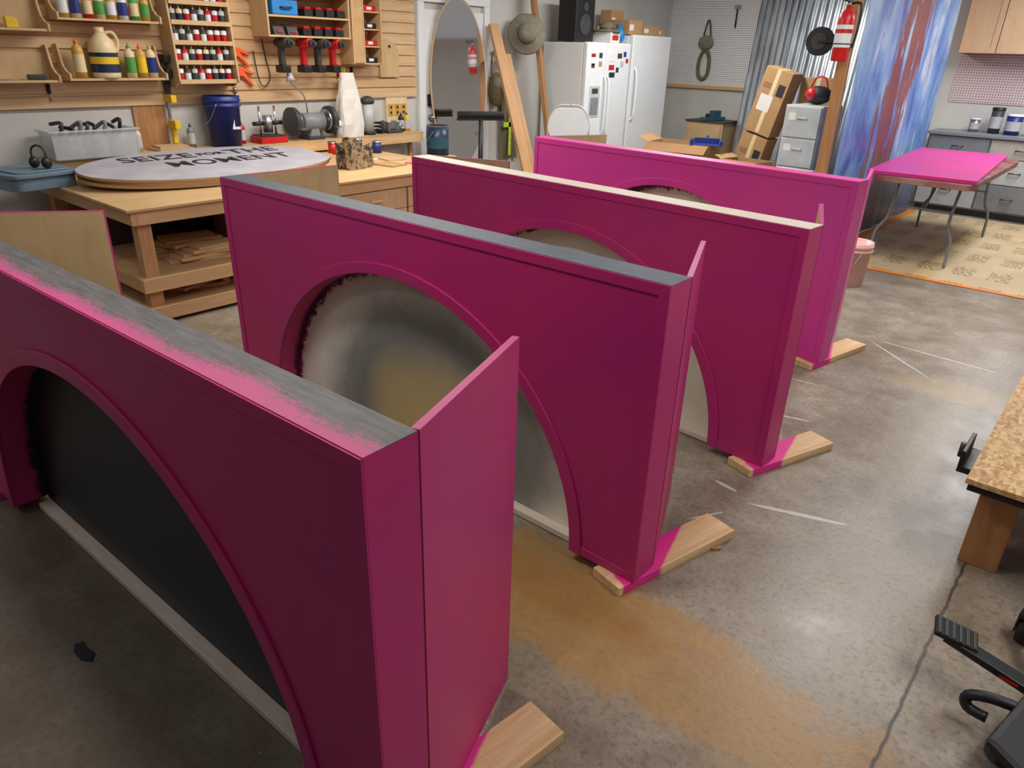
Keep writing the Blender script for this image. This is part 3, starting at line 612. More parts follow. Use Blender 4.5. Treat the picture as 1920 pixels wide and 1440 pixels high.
for i,(y,mm,l) in enumerate([(3.14,'gray','grey spray can on the ledge'),(3.62,'red','red spray can on the ledge'),(4.62,'white','white spray can on the ledge'),(5.54,'black','black spray can on the ledge'),(5.62,'yellow','yellow spray can on the ledge'),(2.68,'cream','cream squeeze bottle on the ledge')]):
    bottle(.032,.2,mm,'dark','lgray',(-6.40 if i!=2 else -6.28,y,Z1),l,'spray cans on the ledge',nm='spray_can',cat='can')
for i,(x,y,mm,l) in enumerate([(-6.08,4.38,'red','small red tin on the workbench'),(-6.0,4.60,'lgray','small white tin on the workbench'),(-5.9,4.78,'blue','small blue tin on the workbench'),(-6.18,4.76,'black','small black tin on the workbench')]):
    t=T('small_tin',l,'tin',(x,y,.781),0,group='small tins on the workbench'); MB().lathe([(0,0),(.045,0),(.045,.10),(0,.10)],mm).build('body',t); MB().lathe([(.047,.10),(.047,.115),(0,.115)],'steel').build('lid',t)
t=T('wood_carving','dark bark-edged wood chunk on the workbench','wood chunk',(-5.28,4.02,.781),20)
m=MB();V=[];F=[];n=20;random.seed(11)
rad=[1+random.uniform(-.24,.2) for _ in range(n)]
tops=[random.uniform(-.07,.06) for _ in range(n)]
for j,z in enumerate((0,.07,.15,.21)):
    for i in range(n):
        a=2*math.pi*i/n; q=1+random.uniform(-.07,.07)*(j>0); V.append((.12*rad[i]*q*math.cos(a)*(1-.05*j),.17*rad[i]*q*math.sin(a)*(1+.04*j),z+(tops[i]*j/3)))
for j in range(3):
    for i in range(n): F.append((j*n+i,j*n+(i+1)%n,(j+1)*n+(i+1)%n,(j+1)*n+i))
F.append(tuple(range(n))[::-1]); m.add(V,F,'bark')
V2=V[3*n:]+[(0,0,.13)]; m.add(V2,[(i,(i+1)%n,n) for i in range(n)],'bark'); m.build('chunk',t)
SH=[('card','brown cardboard sheet',-5.2,4.35,.12,.10),('ply','thin plywood sheet',-5.5,4.6,.14,.1),('paper','white paper sheet',-5.6,4.38,.08,.10),('pinkpap','pink plastic film',-5.1,4.64,.12,.09)]
for i,(mm,l,x,y,w,h) in enumerate(SH):
    MB().box((-w,-h,0),(w,h,.010),mm).build('loose_sheet',loc=(x,y,.7812),rot=(0,0,R([10,-8,5,14][i])),label=l+' on the workbench',cat='sheet',group='sheets littering the workbench')
for i,(x,y,a,mm,l) in enumerate([(-5.42,4.22,40,'red','red handled chisel on the workbench'),(-5.75,4.22,-30,'yellow','yellow handled chisel on the workbench'),(-5.85,4.45,70,'black','black handled chisel on the workbench')]):
    t=T('chisel',l,'chisel',(x,y,.781),a,group='chisels on the workbench'); MB().cyl((-.12,0,.015),(0,0,.015),.014,mm).build('handle',t); MB().box((0,-.008,.010),(.11,.008,.016),'steel').build('blade',t)
# paint can
t=T('paint_can','dark blue paint can with pale label','paint can',(-6.2,5.90,.64),0)
MB().lathe([(0,0),(.125,0),(.125,.32),(.12,.32),(.12,.31),(0,.31)],'navy',n=28).lathe([(.127,0),(.127,.01)],'steel').lathe([(.127,.31),(.127,.325)],'steel').build('body',t); MB().lathe([(.1265,.08),(.1265,.2)],'teal',n=28).build('label',t)
MB().tube([(.06,-.115,.27),(.03,-.16,.2),(.0,-.17,.17),(-.06,-.115,.27)],.003,'steel').build('handle',t)
t=T('side_stool','low wooden stool under a paint can','stool',(-6.2,5.90,0)); MB().box((-.15,-.15,.61),(.15,.15,.639),'pine').build('seat',t,bevel=.004)
for a in (-.13,.10):
    for b in (-.13,.10): MB().box((a,b,0),(a+.03,b+.03,.61),'pinez').build('leg',t)
t=T('roller_stand','black roller support stand by the door','roller stand',(-5.72,6.10,0),60)
MB().cyl((0,0,.02),(0,0,1.05),.026,'black').build('post',t); MB().cyl((-.26,0,1.10),(.26,0,1.10),.034,'rubber').build('roller',t); MB().box((-.27,-.02,1.04),(.27,.02,1.065),'black').build('bracket',t)
for a in range(3): MB().tube([(0,0,.3),(.26*math.cos(a*2.1),.26*math.sin(a*2.1),.015)],.012,'black',sub=1).build('leg',t)
t=T('oval_mirror','tall oval mirror with wooden rim leaning against the door','mirror',(-6.26,6.34,.47),0,rot=(0,R(-3),R(-19)))
E=[(.36*math.cos(2*math.pi*i/64),.90+.90*math.sin(2*math.pi*i/64)) for i in range(64)]; E2=[(.345*math.cos(2*math.pi*i/64),.90+.885*math.sin(2*math.pi*i/64)) for i in range(64)]
MB().prism(E,'x',-.02,0,'ply').build('backing_board',t); MB().prism(E2,'x',.0005,.004,'mirror').build('mirror_glass',t)
t=T('step_stool','wooden step stool holding up the oval mirror','step stool',(-6.28,6.32,0)); MB().box((-.14,-.2,.44),(.14,.2,.466),'pine').build('seat',t)
for a in (-.13,.10):
    for b in (-.18,.14): MB().box((a,b,0),(a+.03,b+.03,.44),'pinez').build('leg',t)
# coats, hat
t=T('brimmed_hat','grey tan wide brimmed hat hanging on the wall','hat',(WX+.26,7.46,1.93),0,rot=(0,R(78),R(-42)))
MB().lathe([(.235,.0),(.22,.014),(.115,.02),(.11,.09),(.09,.135),(.04,.14),(0,.13)],'tan').lathe([(.235,0),(.22,-.005),(.1,.0),(0,.0)],'tan').build('crown',t); MB().lathe([(.117,.02),(.114,.05)],'dark').build('hat_band',t)
MB().cyl((WX+.0005,7.46,1.95),(WX+.18,7.47,1.95),.012,'steel').build('coat_hook',label='steel coat hook on the white wall',cat='hook')
t=T('hanging_bag','tan canvas shoulder bag hanging on the wall','bag',(WX+.085,7.13,1.3),90)
MB().ball((0,0,0),(.14,.08,.2),'olive').build('body',t); MB().tube([(-.1,0,.1),(-.05,.04,.4),(.05,.04,.4),(.1,0,.1)],.012,'olive').build('strap',t); MB().ball((0,-.04,.07),(.12,.055,.08),'tan').build('front_flap',t)
t=T('safety_vest','lime and olive safety vest hanging on the wall','vest',(WX+.0,7.42,1.0),90)
m=MB();V=[];F=[]
for j in range(10):
    for i in range(9): V.append((-.17+.34*i/8*(1-.03*j),-.035-.03*math.sin(i*1.9+j*.3),-.55+.075*j*1.2))
for j in range(9):
    for i in range(8): F.append((j*9+i,j*9+i+1,(j+1)*9+i+1,(j+1)*9+i))
m.add(V,F,'olive',True).build('fabric',t); MB().box((-.15,-.085,-.15),(.12,-.08,-.09),'lime').box((-.05,-.085,-.5),(0,-.08,.2),'lime').build('reflective_strip',t)
def lumber(p0,p1,w,th,mat,lab):
    p0=Vector(p0);p1=Vector(p1);d=p1-p0;q=d.to_track_quat('Z','Y').to_euler()
    MB().box((-w/2,-th/2,0),(w/2,th/2,d.length),mat).build('lumber_plank',loc=p0,rot=q,bevel=.002,label=lab,cat='lumber',group='planks leaning in the corner')
lumber((-5.52,6.88,0.01),(-6.40,7.03,2.02),.14,.04,'pinez','pine plank leaning by the door')
lumber((-5.62,7.08,0.01),(-6.36,7.22,1.70),.12,.04,'pinez','pine plank leaning by the door')
lumber((-5.95,7.80,0.01),(-6.36,7.62,2.7),.15,.05,'studz','darker stud leaning beside the fridge')
def rr(w,h,r=.06,n=6):
    P=[]
    for cx,cy,a0 in ((w/2-r,h-r,0),(-w/2+r,h-r,90),(-w/2+r,r,180),(w/2-r,r,270)):
        for i in range(n+1): a=R(a0+90*i/n); P.append((cx+r*math.cos(a),cy+r*math.sin(a)))
    return P
t=T('folding_chair','white plastic folding chair folded and leaning','folding chair',(-5.50,7.42,0),38)
MB().prism([(x,y+.76) for x,y in rr(.50,.38,.15)],'y',-.02,0,'white').build('backrest',t,bevel=.006)
MB().prism([(x,y+.32) for x,y in rr(.42,.40,.08)],'y',.02,.045,'white').build('seat',t,bevel=.006)
for x in (-.25,.25): MB().tube([(x,0,.012),(x,0,.75),(x*.96,-.01,1.0),(x*.6,-.012,1.15),(0,-.012,1.17)],.012,'lgray').build('frame_tube',t)
MB().tube([(-.2,.06,.012),(-.2,.05,.6)],.011,'lgray',sub=1).tube([(.2,.06,.012),(.2,.05,.6)],.011,'lgray',sub=1).tube([(-.2,.058,.15),(.2,.058,.15)],.009,'lgray',sub=1).build('leg',t)
# ------------------------------------------------------------------ fridges
f=T('refrigerator','white side-by-side refrigerator with water dispenser and magnets','refrigerator',(-5.80,8.54,0),90)
MB().box((-.50,.0,.03),(.50,.64,1.86),'white').box((-.47,-.04,0),(.47,.02,.09),'dark').build('body',f,bevel=.01)
dl=MB().box((-.50,-.07,.1),(-.07,-.004,1.87),'white').build('door',f,bevel=.014); dr=MB().box((-.062,-.07,.1),(.50,-.004,1.87),'white').build('door',f,bevel=.014)
MB().box((-.40,-.075,.98),(-.17,-.0705,1.36),'lgray').box((-.37,-.078,1.01),(-.2,-.0755,1.22),'gray').box((-.35,-.08,1.27),(-.22,-.0755,1.33),'dark').build('water_dispenser',dl,bevel=.004)
for dd,x in ((dl,-.10),(dr,-.03)): MB().tube([(x,-.07,.75),(x,-.11,.82),(x,-.12,1.1),(x,-.11,1.4),(x,-.07,1.48)],.014,'white').build('handle',dd)
for x,z,w,h,cm in [(-.36,1.66,.07,.1,'white'),(-.36,1.6,.07,.05,'dark'),(-.36,1.72,.09,.04,'red'),(-.2,1.72,.07,.06,'dark'),(-.2,1.62,.07,.06,'card'),(.06,1.70,.12,.10,'paper'),(.06,1.58,.12,.06,'red'),(.24,1.72,.10,.06,'dark'),(.36,1.74,.06,.06,'blue'),(.08,1.49,.13,.06,'ink'),(.30,1.62,.07,.07,'lgray'),(.42,1.66,.06,.05,'red'),(.2,1.55,.06,.06,'navy')]:
    MB().box((x-w/2,-.074,z-h/2),(x+w/2,-.0705,z+h/2),cm).build('magnet',dr if x>0 else dl)
f2=T('refrigerator','plain white upright freezer with a single long handle','refrigerator',(-5.80,9.59,0),90)
MB().box((-.50,0,.03),(.50,.64,1.97),'white').box((-.47,-.04,0),(.47,.02,.09),'dark').build('body',f2,bevel=.01)
dd=MB().box((-.50,-.07,.1),(.50,-.004,1.98),'white').build('door',f2,bevel=.014)
MB().tube([(-.42,-.07,.9),(-.42,-.11,.98),(-.42,-.12,1.25),(-.42,-.11,1.5),(-.42,-.07,1.58)],.015,'white').build('handle',dd)
t=T('speaker_box','black speaker cabinet on top of the refrigerator','speaker',(-6.12,8.3,1.872),90)
MB().box((-.2,-.14,0),(.2,.14,.5),'black').build('cabinet',t,bevel=.01); MB().cyl((0,-.141,.2),(0,-.148,.2),.12,'dark').build('cone',t); MB().cyl((0,-.141,.4),(0,-.146,.4),.05,'dark').build('cone',t); MB().tube([(-.08,-.05,.5),(-.08,-.05,.54),(.08,-.05,.54),(.08,-.05,.5)],.01,'dark',sub=1).build('handle',t)
t=T('boonie_hat','olive floppy hat on top of the refrigerator','hat',(-5.93,8.72,2.0),10); MB().lathe([(.19,0),(.17,.02),(.10,.03),(.095,.09),(.05,.12),(0,.12)],'olive').lathe([(.19,0),(0,.005)],'olive').build('crown',t); MB().lathe([(.1015,.03),(.0985,.05)],'dark').build('hat_band',t)
t=T('cardboard_box','small white box under a hat','box',(-5.93,8.72,1.872),4); MB().box((-.14,-.12,0),(.14,.12,.127),'paper').build('body',t,bevel=.003); MB().box((.1405,-.08,.03),(.142,.08,.09),'red').build('label',t)
t=T('air_hose','orange coiled air hose on top of the refrigerator','hose',(-6.28,8.68,1.873),0)
MB().tube([(.11*math.cos(i*.6),.11*math.sin(i*.6),.014+.0055*i) for i in range(76)],.014,'orange',sub=1,n=6).build('coil',t); MB().cyl((.11,0,.42),(.14,0,.44),.012,'steel').build('fitting',t)
for i,(x,y,mm,h,l) in enumerate([(-5.92,9.0,'lblue',.19,'light blue crumpled bag on the refrigerator'),(-6.2,8.95,'paper',.17,'white paper bag on the refrigerator')]):
    t=T('plastic_bag',l,'bag',(x,y,1.872),0); MB().ball((0,0,h/2),(.085,.08,h/2),mm,n=10).build('bag',t); MB().lathe([(.03,h*.9),(.05,h*1.2)],mm,n=10).build('knot',t)
for i,(x,y,z,w,h,l) in enumerate([(-6.0,9.3,1.982,.17,.18,'brown cardboard box on the freezer'),(-6.0,9.70,1.982,.2,.12,'flat brown cardboard box on the freezer'),(-6.0,9.99,1.982,.07,.10,'small brown cardboard box on the freezer'),(-6.25,9.3,1.982,.15,.3,'tall brown cardboard box at the back of the freezer')]):
    dd_=.15 if i<3 else .09
    t=T('cardboard_box',l,'box',(x,y,z),90,group='cardboard boxes on the freezer'); MB().box((-w,-dd_,0),(w,dd_,h),'card').build('body',t,bevel=.002); MB().box((-w,-.02,h),(w,.02,h+.001),'cream').box((-w*.9,-dd_-.0006,h*.3),(-w*.3,-dd_-.0001,h*.7),'paper').build('tape',t)
# ------------------------------------------------------------------ back wall area
t=T('strap_harness','grey webbing strap hanging on the pegboard','strap',(-5.78,FY-.041,1.42),0)
MB().tube([(0,0,.45),(-.08,0,.3),(-.08,0,.08),(0,0,.0),(.08,0,.08),(.08,0,.3),(0,0,.45)],.028,'olive').build('loop',t); MB().ball((0,-.02,.52),(.13,.05,.1),'tan').tube([(-.07,0,.55),(-.02,0,.8),(.02,0,.8),(.07,0,.55)],.012,'dark').build('pouch',t)
t=T('pegboard_tool','black hand tool hanging on the pegboard','hand tool',(-5.35,FY-.025,2.15),0); MB().cyl((0,0,0),(0,0,.25),.012,'black').build('handle',t); MB().box((-.05,-.01,.25),(.05,.01,.3),'steel').build('head',t)
def corr(x0,x1,y0,y1,h,lab,nw=9,th=.02):
    t=MB();V=[];F=[];n=nw*8
    for i in range(n+1):
        a=i/n; ph=(i%8)/8*2*math.pi; o_=th*max(-1,min(1,1.6*math.sin(ph)))
        V.append((x0+(x1-x0)*a,y0+o_,0.001)); V.append((x0+(x1-x0)*a,y1+o_,h))
    for i in range(n): F.append((2*i,2*i+2,2*i+3,2*i+1))
    o=t.add(V,F,'corr').build('corrugated_sheet',label=lab,cat='metal sheet',group='corrugated steel sheets leaning on the wall')
    s=o.modifiers.new('s','SOLIDIFY'); s.thickness=.002
corr(-4.95,-4.3,10.85,11.22,2.8,'galvanized corrugated steel sheet leaning on the wall',7)
corr(-4.35,-3.55,10.65,11.1,2.75,'galvanized corrugated steel sheet leaning on the wall',8)
corr(-3.7,-2.95,10.4,10.9,2.7,'galvanized corrugated steel sheet leaning on the wall',8)
t=T('small_cabinet','small beige cabinet with dark top and door','cabinet',(-5.30,10.85,0)); MB().box((-.3,-.25,0),(.3,.25,.84),'beige').build('body',t,bevel=.004); MB().box((-.32,-.27,.84),(.32,.27,.865),'dark').build('worktop',t,bevel=.003); d_=MB().box((-.27,-.268,.08),(.27,-.2505,.8),'beige').build('door',t,bevel=.004); MB().cyl((.2,-.268,.5),(.2,-.285,.5),.012,'steel').build('knob',d_)
t=T('bench_plane','teal bench tool on the small cabinet','tool',(-5.25,10.75,.866),70); MB().box((-.2,-.06,0),(.2,.06,.05),'teal').box((-.05,-.04,.05),(.12,.04,.14),'teal').build('body',t,bevel=.006); MB().ball((-.12,0,.075),.03,'black').build('knob',t)
def cbox(loc,rz,w,d,h,lab,open_=False,rot=None):
    t=T('cardboard_box',lab,'box',loc,rz,rot=rot)
    if open_:
        m=MB().box((-w/2,-d/2,0),(w/2,d/2,.01),'card')
        m.box((-w/2,-d/2,.01),(-w/2+.008,d/2,h),'card').box((w/2-.008,-d/2,.01),(w/2,d/2,h),'card').box((-w/2+.008,-d/2,.01),(w/2-.008,-d/2+.008,h),'card').box((-w/2+.008,d/2-.008,.01),(w/2-.008,d/2,h),'card'); m.build('body',t)
        X=Matrix.Translation((0,-d/2,h))@Matrix.Rotation(R(-150),4,'X'); MB().box((-w/2,0,0),(w/2,d*.35,.005),'cardd',X).build('box_flap',t)
        X=Matrix.Translation((-w/2,0,h))@Matrix.Rotation(R(-160),4,'Y'); MB().box((0,-d/2,0),(w*.2,d/2,.005),'card',X).build('box_flap',t)
    else:
        MB().box((-w/2,-d/2,0),(w/2,d/2,h),'card').build('body',t,bevel=.004); MB().box((-.025,-d/2-.001,.02),(.025,-d/2,h),'cream').box((-.025,-d/2,h),(.025,d/2,h+.001),'cream').build('tape',t)
        MB().box((-w*.35,-d/2-.0015,h*.35),(w*.12,-d/2-.0011,h*.6),'paper').box((w*.16,-d/2-.0015,h*.62),(w*.42,-d/2-.0011,h*.8),'ink').box((-w*.4,-d/2-.0015,h*.7),(-w*.1,-d/2-.0011,h*.78),'cardd').build('shipping_label',t)
    return t
cbox((-4.05,9.33,.085),0,.36,.28,.80,'brown cardboard box leaning between boxes and drawers',rot=(0,R(13),R(-4)))
cbox((-4.05+.83*math.sin(R(13)),9.31,.085+.825*math.cos(R(13))),0,.36,.28,.76,'brown cardboard box stacked on a leaning box',rot=(0,R(14),R(-4)))
cbox((-3.33,9.6,.0),0,.40,.3,1.55,'tall brown cardboard box standing behind the drawers',rot=(0,R(0),R(5)))
cbox((-4.62,8.75,0),8,.80,.5,.74,'wide open brown cardboard box on the floor',True)
cbox((-3.74,8.72,0),-10,.5,.36,.62,'open brown cardboard box beside drawers',True)
t=T('dustpan','blue plastic dustpan resting on the open box','dustpan',(-4.3,8.72,.742),25)
MB().prism([(-.2,-.14),(.2,-.14),(.15,.14),(-.15,.14)],'z',0,.008,'blue').box((-.155,.12,.008),(.155,.14,.07),'blue').box((-.2,-.1,.008),(-.16,.13,.06),'blue').box((.16,-.1,.008),(.2,.13,.06),'blue').build('pan',t,bevel=.004); MB().tube([(0,.14,.04),(0,.25,.07),(0,.36,.06)],.018,'blue').build('handle',t)
def drawers(loc,rz,w,d,hs,mat,lab):
    t=T('drawer_unit',lab,'drawers',loc,rz); h=sum(hs)+.02
    MB().box((-w/2,-d/2+.02,0),(w/2,d/2,h),mat).build('body',t,bevel=.008); z=.012
    for q in hs:
        a=MB().box((-w/2+.012,-d/2,z+.006),(w/2-.012,-d/2+.0195,z+q-.006),mat).build('drawer',t,bevel=.006); MB().box((-.06,-d/2-.012,z+q*.6),(.06,-d/2-.0005,z+q*.6+.02),mat).build('handle',a,bevel=.004)
        MB().box((-w*.36,-d/2-.002,z+q*.55),(-w*.16,-d/2-.0005,z+q*.78),'paper').build('label',a); z+=q
drawers((-3.10,8.85,0),-6,.44,.5,[.3,.3,.32,.34],'lgray','tall light grey plastic drawer tower with labels')
drawers((-3.05,8.3,0),-6,.42,.45,[.30,.30],'lgray','low light grey plastic drawer unit with label')
t=T('red_tool_bag','red and black tool bag on top of the drawers','bag',(-3.10,8.9,1.2815),0); MB().ball((0,0,.1),(.16,.1,.1),'black').ball((-.05,-.05,.11),(.08,.06,.07),'red').build('body',t); MB().tube([(-.1,0,.16),(-.05,0,.28),(.05,0,.28),(.1,0,.16)],.01,'red').build('handle',t)
# ------------------------------------------------------------------ partition
MB().box((-2.40,7.20,0),(-2.31,7.29,2.85),'studz').box((-2.40,10.5,0),(-2.31,10.59,2.85),'studz').box((-2.40,7.29,2.75),(-2.31,10.5,2.85),'pine').build('wooden_frame',label='wooden stud frame holding a painted drop cloth',cat='frame')
m=MB();V=[];F=[];ny=90;nz=24
for j in range(nz+1):
    for i in range(ny+1):
        a=i/ny; y=7.30+a*3.3; V.append((-2.25+.012*math.sin(y*5+.5*math.sin(y*3))+.006*math.sin(y*17+j*.25),y,.01+2.75*j/nz))
for j in range(nz):
    for i in range(ny): b=j*(ny+1)+i; F.append((b,b+1,b+ny+2,b+ny+1))
m.add(V,F,'drape',True).build('painted_drop_cloth',label='hanging plastic sheet splashed with blue white and maroon paint',cat='drop cloth')
t=T('fire_extinguisher','red fire extinguisher with white label mounted on a stud','fire extinguisher',(-2.355,7.095,1.74),0); t.scale=(1.1,1.1,1.1)
MB().lathe([(0,0),(.055,.0),(.062,.015),(.062,.30),(.05,.345),(.025,.37),(.02,.39),(0,.39)],'red').build('cylinder',t)
MB().lathe([(.0628,.1),(.0628,.26)],'white').lathe([(.063,.12),(.063,.13)],'dark').lathe([(.063,.2),(.063,.23)],'red').build('label',t); MB().cyl((0,0,.39),(0,0,.42),.022,'steel').build('valve',t)
MB().box((-.015,-.09,.42),(.015,.03,.435),'black').box((-.015,-.1,.45),(.015,.03,.462),'black').build('lever',t,bevel=.003)
MB().tube([(.02,0,.41),(.09,0,.40),(.1,0,.25),(.085,-.01,.1)],.009,'black').build('hose',t); MB().box((-.07,.05,.1),(.07,.0954,.13),'steel').build('bracket',t)
t=T('work_fan','small black round fan clamped beside the stud','fan',(-2.62,7.3,1.9),0); MB().cyl((0,-.02,0),(0,.03,0),.12,'black',n=24).build('body',t); MB().cyl((0,-.03,0),(0,-.021,0),.07,'dark').build('face',t); MB().box((.0,-.06,-.01),(.2195,-.025,.01),'black').build('bracket',t)
# ------------------------------------------------------------------ far cabinets
bc=T('base_cabinet','grey metal base cabinets with drawers under a worktop','cabinet',(-2.25,10.7,0))
MB().box((0,.02,.08),(3.5,.59,.94),'gray').box((0.03,.06,0),(3.5,.59,.08),'dark').build('body',bc)
for i in range(5):
    x=.02+i*.68
    rows=[(.72,.93),(.42,.71),(.1,.41)] if i%2 else [(.72,.93),(.5,.71),(.1,.49)]
    for q,(z0,z1) in enumerate(rows):
        a=MB().box((x,-.002,z0),(x+.66,.0195,z1),['gray','gbeige','lgray'][(i+q)%3]).build('drawer',bc,bevel=.004)
        MB().tube([(x+.27,-.002,(z0+z1)/2),(x+.28,-.03,(z0+z1)/2),(x+.38,-.03,(z0+z1)/2),(x+.39,-.002,(z0+z1)/2)],.008,'bronze',sub=1).build('handle',a)
MB().box((-2.27,10.67,.941),(1.3,11.28,.975),'gray').build('worktop',label='grey speckled worktop over the base cabinets',cat='worktop',bevel=.003)
for i in range(4):
    uc=T('wall_cabinet','maple wall cabinet with shaker doors above the pegboard','cabinet',(-2.22+i*.8,10.98,1.87),0,group='maple wall cabinets')
    MB().box((0,.02,0),(.79,.31,.8),'cab').build('body',uc,bevel=.002)
    for x in (.005,.4):
        a=MB().box((x,0,.005),(x+.385,.0195,.795),'cab').build('door',uc,bevel=.002)
        MB().box((x,-.007,.005),(x+.06,-.0005,.795),'cab').box((x+.325,-.007,.005),(x+.385,-.0005,.795),'cab').box((x+.06,-.007,.005),(x+.325,-.0005,.065),'cab').box((x+.06,-.007,.735),(x+.325,-.0005,.795),'cab').build('door_frame',a)
for i,(x,y,r,h,mm,l) in enumerate([(-1.42,11.0,.09,.24,'blue','blue and white plastic tub on the worktop'),(-1.2,11.0,.08,.2,'white','white tub on the worktop'),(-1.62,11.05,.07,.3,'dark','dark metal canister on the worktop'),(-1.0,10.95,.08,.22,'teal','teal tub on the worktop'),(-1.85,11.1,.06,.16,'steel','steel canister on the worktop')]):
    t=T('storage_tub',l,'tub',(x,y,.976),0,group='tubs on the worktop'); MB().lathe([(0,0),(r*.9,0),(r,h*.9),(0,h*.9)],mm).build('body',t); MB().lathe([(r*1.05,h*.9),(r*1.05,h),(0,h)],'white' if i!=2 else 'black').build('lid',t); MB().lathe([(r*.94+.002,h*.2),(r*.98+.002,h*.65)],'lgray').build('label',t)
MB().box((-2.2,7.12,.0008),(3.0,10.6,.004),'fpaper').build('floor_paper',label='brown floor protection paper with printed notices taped down',cat='floor paper')
MB().box((-2.2,7.08,.0042),(3.0,7.15,.0052),'tape').box((-2.22,7.15,.0042),(-2.15,10.6,.0052),'tape').build('orange_tape',label='orange tape edging the floor paper',cat='tape')
ft=T('folding_table','folding table with grey steel legs and stained top','table',(-1.50,8.5,0),0)
MB().prism(sup(.41,1.25,18),'z',.765,.815,'tabletop').build('table_top',ft,bevel=.004)
for y,s_ in ((-.88,1),(.95,-1)):
    for x in (-.36,.30): MB().tube([(x*1.02,y,.012),(x*1.0,y+s_*.03,.25),(x*.8,y+s_*.06,.4),(x*.8,y+s_*.2,.72),(x*.8,y+s_*.22,.764)],.014,'gray').build('leg',ft)
    MB().tube([(-.29,y+s_*.1,.5),(.25,y+s_*.1,.5)],.01,'gray',sub=1).build('cross_bar',ft); MB().tube([(0,y+s_*.1,.5),(0,y+s_*.5,.76)],.009,'gray',sub=1).build('brace',ft)
t=T('pink_panel','freshly painted bright pink panel lying on the folding table','panel',(-1.60,8.58,.8165),3.5)
MB().box((-.44,-1.27,0),(.44,1.27,.032),'pink2').build('panel',t,bevel=.003)
MB().box((-.44,-1.274,.002),(.44,-1.2705,.03),'pink').build('edge_band',t)
bucket('bucket',(-1.70,6.45,.001),.145,.37,'pbucket','translucent pinkish plastic bucket on the concrete floor')
ob=T('osb_platform','low OSB topped work platform on wooden posts','platform',(-.17,2.74,0),0)
MB().box((0,0,.385),(1.3,2.6,.405),'osb').build('platform_top',ob); MB().box((.01,.012,.355),(1.3,2.6,.3845),'rubber').build('edge_strip',ob)
for x in (.05,1.15):
    for y in (.12,2.3): MB().box((x,y,0.0),(x+.13,y+.09,.354),'studz').build('leg',ob,bevel=.003)
MB().box((.06,.25,.25),(.10,2.3,.35),'studz').build('rail',ob)
t=T('clamp_bracket','black bracket clipped to the OSB platform edge','bracket',(-.171,3.0,.34),0)
MB().box((-.05,-.1,0),(-.001,.1,.025),'black').box((-.05,-.1,.025),(-.035,.1,.09),'black').build('bracket_body',t,bevel=.003); MB().cyl((-.06,0,.02),(-.06,0,.08),.01,'dark').build('screw',t)
t=T('mobile_base','black steel tool base with foot pedal and casters','mobile base',(.205,2.04,0),-8)
MB().prism([(-.06,-.22),(.10,-.30),(.5,-.28),(.5,.0),(.12,.0),(.05,.14),(.5,.30),(.5,.36),(.0,.22),(-.04,.05)],'z',.09,.15,'black').build('frame',t,bevel=.02)
MB().tube([(.02,.18,.13),(-.06,.34,.135),(-.13,.46,.12)],.022,'black').build('support_leg',t)
MB().prism([(-.27,.15),(-.26,.17),(-.12,.155),(.0,.14),(.0,.115),(-.12,.13)],'y',.06,.11,'black').build('pedal_arm',t,bevel=.003)
X=Matrix.Translation((-.25,.095,.165))@Matrix.Rotation(R(12),4,'Y')@Matrix.Rotation(R(20),4,'Z')
b=MB().box((-.06,-.04,0),(.06,.04,.016),'rubber',X)
for i in range(6): b.box((-.055+i*.02,-.038,.016),(-.045+i*.02,.038,.02),'dark',X)
b.build('foot_pedal',t,bevel=.002)
MB().box((-.11,.0592,.132),(-.06,.0598,.142),'red').build('warning_label',t)
MB().tube([(-.02,.0,.12),(-.1,-.02,.115),(-.15,-.03,.09),(-.14,-.04,.06),(-.09,-.04,.06)],.016,'black').build('hook',t)
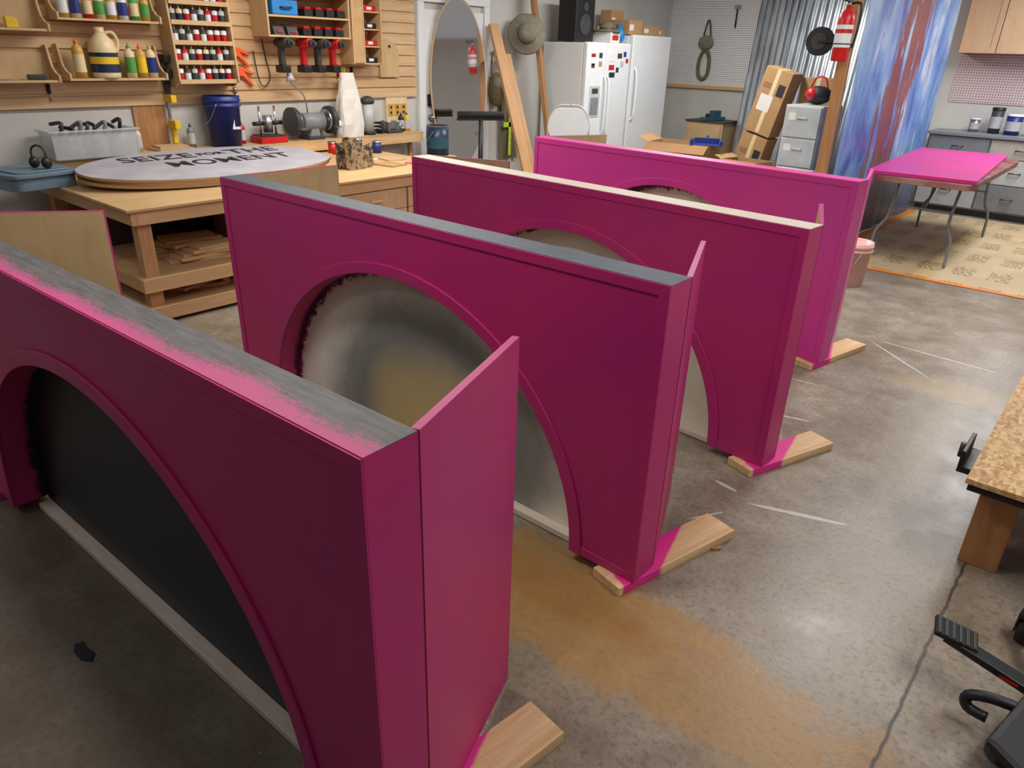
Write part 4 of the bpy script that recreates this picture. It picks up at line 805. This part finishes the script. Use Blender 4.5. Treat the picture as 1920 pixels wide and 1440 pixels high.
for x,y in ((-.0,-.10),(.02,.28),(-.01,-.28),(-.13,.47)):
    MB().cyl((x-.02,y,.046),(x+.02,y,.046),.045,'rubber',n=24).cyl((x-.023,y,.046),(x+.023,y,.046),.02,'dark').build('caster_wheel',t)
    MB().prism([(x-.03,.04),(x-.024,.04),(x-.024,.10),(x+.024,.10),(x+.024,.04),(x+.03,.04),(x+.03,.115),(x-.03,.115)],'y',y-.03,y+.03,'black').build('caster_fork',t)
MB().prism([(-.03,-.012),(0,-.022),(.03,-.01),(.035,.008),(0,.018),(-.028,.012)],'z',0,.008,'studz').build('wood_chip',loc=(-.86,2.27,.001),rot=(0,0,.5),label='dark wood chip lying on the concrete',cat='wood chip')
MB().prism([(-.05,-.008),(-.02,-.022),(.03,-.02),(.06,.0),(.03,.02),(-.01,.012),(-.04,.016)],'z',0,.005,'rubber').build('dried_leaf',loc=(-2.08,.42,.001),label='dark dried leaf lying on the concrete',cat='leaf')
# ------------------------------------------------------------------ lights, world, camera
def area(x,y,z,w,h,p,col=(1,.97,.93),rot=(0,0,0)):
    l=bpy.data.lights.new('ceiling_or_fill_light','AREA'); l.shape='RECTANGLE'; l.size=w; l.size_y=h; l.energy=p; l.color=col
    o=bpy.data.objects.new('ceiling_or_fill_light',l); COL.objects.link(o); o.location=(x,y,z); o.rotation_euler=rot
area(-4.6,4.0,2.9,.4,2.4,88,(1,.94,.87)); area(-4.3,8.0,2.9,.4,2.4,95,(1,.97,.94)); area(-.6,9.4,2.9,.6,1.8,92,(.98,.98,1)); area(-1.0,5.6,2.9,.5,1.8,60,(1,.98,.95)); area(.9,2.4,2.9,.5,1.8,48,(1,.96,.91)); area(-2.1,.95,2.9,1.2,.3,29,(1,.94,.90)); area(-3.6,-.9,2.9,1.2,.3,9,(.97,.93,1))  # last two are unseen fills added to brighten the frame faces
w=bpy.data.worlds.new('w'); sc.world=w; w.use_nodes=True; bg=w.node_tree.nodes['Background']; bg.inputs[0].default_value=(1,.96,.94,1); bg.inputs[1].default_value=.26
cam=bpy.data.cameras.new('camera'); co=bpy.data.objects.new('camera',cam); COL.objects.link(co)
cam.sensor_width=36; cam.lens=36*1341.3/1920; cam.clip_start=.05
co.matrix_world=Matrix.Translation((0,0,1.75))@Matrix.Rotation(R(40.2),4,'Z')@Matrix.Rotation(R(90-25.01),4,'X')@Matrix.Rotation(R(1.75),4,'Z')
sc.camera=co
sc.view_settings.view_transform='Standard'
